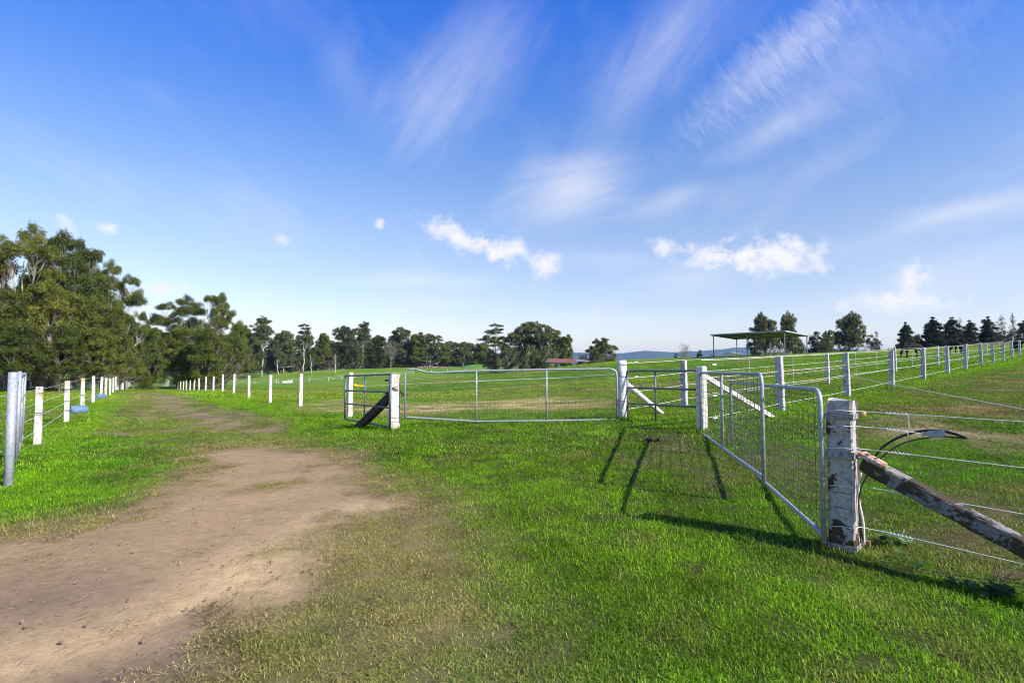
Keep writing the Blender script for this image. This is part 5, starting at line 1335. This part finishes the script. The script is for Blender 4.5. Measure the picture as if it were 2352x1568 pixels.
for i, (px, py, s, lab) in enumerate(((1496, 1016, .10, 'dark clod of dung on the grass before the small blue-grey gate'), (905, 932, .09, 'dark clod below the small open pipe gate'))):
    p = ground_at(px, py); z = hz(p[0], p[1]); b = MB(); rg = random.Random(i)
    for j in range(7):
        c0 = np.array([p[0] + rg.gauss(0, s * .5), p[1] + rg.gauss(0, s * .4), z + rg.uniform(.01, .05)]); r_ = s * rg.uniform(.3, .5)
        b.tube([c0 + np.array([-r_, 0, 0]), c0 + np.array([-r_ * .7, 0, 0]), c0, c0 + np.array([r_ * .7, 0, 0]), c0 + np.array([r_, 0, 0])], [.2 * r_, .7 * r_, r_, .7 * r_, .2 * r_], 8)
    tag(b.build('dung_clod', M['dung'], smooth=True), lab, 'clod')
# magpie flying low over the paddock
p = at(1098, 850, 90); root = empty('bird', tuple(p)); tag(root, 'small dark bird flying low over the far paddock', 'bird')
t = MB(); t.tube([p + np.array([-.17, .1, .02]), p + np.array([-.05, .05, .02]), p + np.array([.08, 0, 0]), p + np.array([.18, -.05, .03])], [.015, .05, .05, .01], 8); t.build('body', M['mane'], root, True)
for s in (-1, 1):
    MB().add([p, p + np.array([.03 * s, .14, .02]), p + np.array([.42 * s, .10, .26]), p + np.array([.34 * s, -.02, .24])], [(0, 1, 2, 3)]).build('wing', M['mane'], root)

# ------------------------------------------------------------------ grass
GC = bpy.data.collections.new('grass_tufts')


def tuft(name, n, rad, L, wd, seed, m, bend=.5):
    rg = np.random.default_rng(seed); vs = []; fs = []; var = []
    for i in range(n):
        a = rg.uniform(0, 6.283); q = rad * math.sqrt(rg.random()); bx_, by_ = q * math.cos(a), q * math.sin(a)
        l = L * rg.uniform(.45, 1.25); w_ = wd * rg.uniform(.6, 1.2); az = rg.uniform(0, 6.283); tl = rg.uniform(.15, 1.0) * bend * 1.6
        d = np.array([math.cos(az), math.sin(az), 0]); s = np.array([-d[1], d[0], 0]); c0 = np.array([bx_, by_, -.006])
        c1 = c0 + d * l * .35 * tl + np.array([0, 0, l * .55 * (1 - .35 * tl)]); c2 = c0 + d * l * (.55 + .35 * tl) * tl + np.array([0, 0, l * (1 - .62 * tl)])
        k = len(vs); vs += [c0 - s * w_ / 2, c0 + s * w_ / 2, c1 - s * w_ * .45, c1 + s * w_ * .45, c2]; fs += [(k, k + 1, k + 3, k + 2), (k + 2, k + 3, k + 4)]; var += [rg.random()] * 5
    me = bpy.data.meshes.new(name); me.from_pydata([tuple(v) for v in vs], [], fs)
    at_ = me.attributes.new('var', 'FLOAT', 'POINT'); at_.data.foreach_set('value', np.array(var, np.float32)); me.materials.append(m)
    o = bpy.data.objects.new(name, me); GC.objects.link(o); return o


def grass_mat():
    m, nt, n, l, p = new_mat('grass_blades')
    ti = n.new('ShaderNodeAttribute'); ti.attribute_type = 'INSTANCER'; ti.attribute_name = 'tint'
    va = n.new('ShaderNodeAttribute'); va.attribute_name = 'var'
    h = n.new('ShaderNodeHueSaturation'); l.new(ti.outputs['Color'], h.inputs['Color'])
    l.new(rng_node(nt, va.outputs['Fac'], 0, 1, .48, 1.62, False), h.inputs['Value'])
    l.new(rng_node(nt, va.outputs['Fac'], 0, 1, .508, .488, False), h.inputs['Hue'])
    straw = mix_node(nt, rng_node(nt, va.outputs['Fac'], .90, .94, 0, .55), h.outputs[0], (.36, .31, .07))
    n.remove(p)
    d = n.new('ShaderNodeBsdfDiffuse'); t = n.new('ShaderNodeBsdfTranslucent'); g = n.new('ShaderNodeBsdfGlossy'); g.inputs['Roughness'].default_value = .38
    l.new(straw, d.inputs[0]); l.new(straw, t.inputs[0])
    m1 = n.new('ShaderNodeMixShader'); m1.inputs[0].default_value = .38; l.new(d.outputs[0], m1.inputs[1]); l.new(t.outputs[0], m1.inputs[2])
    m2 = n.new('ShaderNodeMixShader'); m2.inputs[0].default_value = .012; l.new(m1.outputs[0], m2.inputs[1]); l.new(g.outputs[0], m2.inputs[2])
    l.new(m2.outputs[0], n['Material Output'].inputs[0]); return m


M['grass'] = grass_mat()
for i in range(5): tuft('a%d' % i, 56, .12, .056, .0050, 100 + i, M['grass'], .85)
for i in range(3): tuft('b%d' % i, 70, .27, .070, .0100, 200 + i, M['grass'], .8)
for i in range(3): tuft('c%d' % i, 80, .75, .12, .030, 300 + i, M['grass'], .75)
NG = np.random.default_rng(77)


def scatter(y0, y1, dens, idx, hmul):
    A = (.95 * y1 + 2.6) * 2 * (y1 - y0); n = int(A * dens); Y = NG.uniform(y0, y1, n); X = NG.uniform(-1, 1, n) * (.95 * y1 + 2.6); k = np.abs(X) < .95 * Y + 2.6; X, Y = X[k], Y[k]
    col, soil, cov, hgt, dm = fields(X, Y); keep = NG.random(len(X)) < np.clip(cov, .0, 1); X, Y, col, hgt = X[keep], Y[keep], col[keep], hgt[keep]
    j = NG.random(len(X)); col = col * (.68 + .64 * NG.random(len(X)))[:, None]
    dryness = np.clip((col[:, 0] / (col[:, 1] + 1e-6) - .62) * 2.2, 0, 1)
    col = np.where((j < .32 * dryness)[:, None], np.array([.42, .36, .13]), col); col = np.where((j > 1 - .12 * dryness)[:, None], np.array([.14, .10, .045]), col)
    tall = NG.random(len(X)) > .985; hgt = np.where(tall, hgt * 1.9, hgt)
    return X, Y, col, hgt * hmul * NG.uniform(.8, 1.2, len(X)), NG.integers(idx[0], idx[1], len(X))


parts_ = [scatter(1.6, 5.0, 170, (0, 5), 1.0), scatter(5.0, 9.5, 110, (0, 5), 1.1), scatter(9.5, 18, 30, (5, 8), 1.0), scatter(18, 32, 13, (5, 8), 1.15), scatter(32, 105, 1.5, (8, 11), 1.0)]
# longer tufts where the mower misses, round the feet of posts
fx, fy = [], []
for (x, y) in lane_l + lane_r + [tuple(at(*t)[:2]) for t in RIGHT_F[:7] + RIGHT_B[:4]] + [tuple(pc), gate_post_l, tuple(at(1613, 987, 10.67)[:2]), tuple(at(1430, 964, 13.1)[:2])]:
    k_ = 14 if y < 24 else 8
    a_ = NG.uniform(0, 6.283, k_); q_ = NG.uniform(.08, .30, k_); fx += list(x + np.cos(a_) * q_); fy += list(y + np.sin(a_) * q_)
fx, fy = np.array(fx), np.array(fy); fc = fields(fx, fy)[0]; fn_ = np.hypot(fx, fy)
parts_.append((fx, fy, fc * NG.uniform(.7, 1.3, len(fx))[:, None], np.where(fn_ < 10, 2.4, 2.0) * NG.uniform(.7, 1.2, len(fx)), np.where(fn_ < 10, NG.integers(0, 5, len(fx)), NG.integers(5, 8, len(fx)))))
GX, GY, GCOL, GH, GI = [np.concatenate([p_[i] for p_ in parts_]) for i in range(5)]
GZ = height(np.stack([GX, GY], 1)); n = len(GX)
me = bpy.data.meshes.new('grass'); me.vertices.add(n); me.vertices.foreach_set('co', np.stack([GX, GY, GZ], 1).astype(np.float32).ravel())
a = me.attributes.new('tint', 'FLOAT_COLOR', 'POINT'); a.data.foreach_set('color', np.concatenate([GCOL, np.ones((n, 1))], 1).astype(np.float32).ravel())
a = me.attributes.new('hgt', 'FLOAT', 'POINT'); a.data.foreach_set('value', GH.astype(np.float32))
a = me.attributes.new('pick', 'INT', 'POINT'); a.data.foreach_set('value', GI.astype(np.int32))
a = me.attributes.new('spin', 'FLOAT', 'POINT'); a.data.foreach_set('value', NG.uniform(0, 6.283, n).astype(np.float32))
go = bpy.data.objects.new('grass', me); COL.objects.link(go); tag(go, 'short green paddock grass', 'grass', kind='stuff')
gt = bpy.data.node_groups.new('scatter_grass', 'GeometryNodeTree'); gt.interface.new_socket('Geometry', in_out='INPUT', socket_type='NodeSocketGeometry'); gt.interface.new_socket('Geometry', in_out='OUTPUT', socket_type='NodeSocketGeometry')
N_ = gt.nodes; Lk = gt.links; gi = N_.new('NodeGroupInput'); gout = N_.new('NodeGroupOutput')
ci = N_.new('GeometryNodeCollectionInfo'); ci.inputs['Collection'].default_value = GC; ci.inputs['Separate Children'].default_value = True; ci.inputs['Reset Children'].default_value = True
iop = N_.new('GeometryNodeInstanceOnPoints'); iop.inputs['Pick Instance'].default_value = True


def named(nm, ty):
    x = N_.new('GeometryNodeInputNamedAttribute'); x.data_type = ty; x.inputs[0].default_value = nm; return next(o for o in x.outputs if o.enabled)


cz = N_.new('ShaderNodeCombineXYZ'); cz.inputs[0].default_value = 1; cz.inputs[1].default_value = 1; Lk.new(named('hgt', 'FLOAT'), cz.inputs[2])
cr_ = N_.new('ShaderNodeCombineXYZ'); Lk.new(named('spin', 'FLOAT'), cr_.inputs[2])
m2p = N_.new('GeometryNodeMeshToPoints')
Lk.new(gi.outputs[0], m2p.inputs['Mesh']); Lk.new(m2p.outputs[0], iop.inputs['Points']); Lk.new(ci.outputs[0], iop.inputs['Instance']); Lk.new(named('pick', 'INT'), iop.inputs['Instance Index']); Lk.new(cr_.outputs[0], iop.inputs['Rotation']); Lk.new(cz.outputs[0], iop.inputs['Scale'])
Lk.new(iop.outputs[0], gout.inputs[0])
go.modifiers.new('scatter', 'NODES').node_group = gt

# clods, straw and leaf litter on the bare track
b = MB(); rg = random.Random(12); n = 0
M['crumb'] = simple('soil_crumbs', (.15, .10, .06), (.38, .27, .16), .95, 40)
X = NG.uniform(-8, .5, 8000); Y = NG.uniform(2.2, 10, 8000); _, _, cv, _, dmm = fields(X, Y); Zc = height(np.stack([X, Y], 1))
for x, y, z, d in zip(X, Y, Zc, dmm):
    if d < .4 or rg.random() < .5: continue
    a = rg.uniform(0, 3.14); z -= .03 * d * .5
    if rg.random() < .55:
        s = rg.choice((.003, .003, .004, .004, .005, .005, .006, .008, .011)); b.box((x, y, z + s * .3), (s * math.cos(a), s * math.sin(a), s * .2), (-s * .7 * math.sin(a), s * .7 * math.cos(a), 0), (s * .2, 0, s * .6))
    else:
        s = rg.uniform(.012, .04); b.box((x, y, z + .004), (s * math.cos(a), s * math.sin(a), rg.uniform(-.003, .006)), (-.0015 * math.sin(a), .0015 * math.cos(a), 0), (0, 0, .0012))
tag(b.build('soil_crumbs', M['crumb']), 'small clods and straw scattered on the dirt track', 'litter', kind='stuff')

# ------------------------------------------------------------------ haze
HAZE = True
if HAZE:
    b = MB(); b.box((0, 5790, 122), (9100, 0, 0), (0, 6250, 0), (0, 0, 148)); m = bpy.data.materials.new('haze'); m.use_nodes = True; nt = m.node_tree; nt.nodes.clear()
    pv = nt.nodes.new('ShaderNodeVolumePrincipled'); pv.inputs['Color'].default_value = (.34, .58, 1, 1); pv.inputs['Density'].default_value = 0.8e-4; pv.inputs['Anisotropy'].default_value = .2
    om = nt.nodes.new('ShaderNodeOutputMaterial'); nt.links.new(pv.outputs[0], om.inputs['Volume'])
    tag(b.build('haze', m), 'thin blue haze in the air', 'haze', kind='stuff')
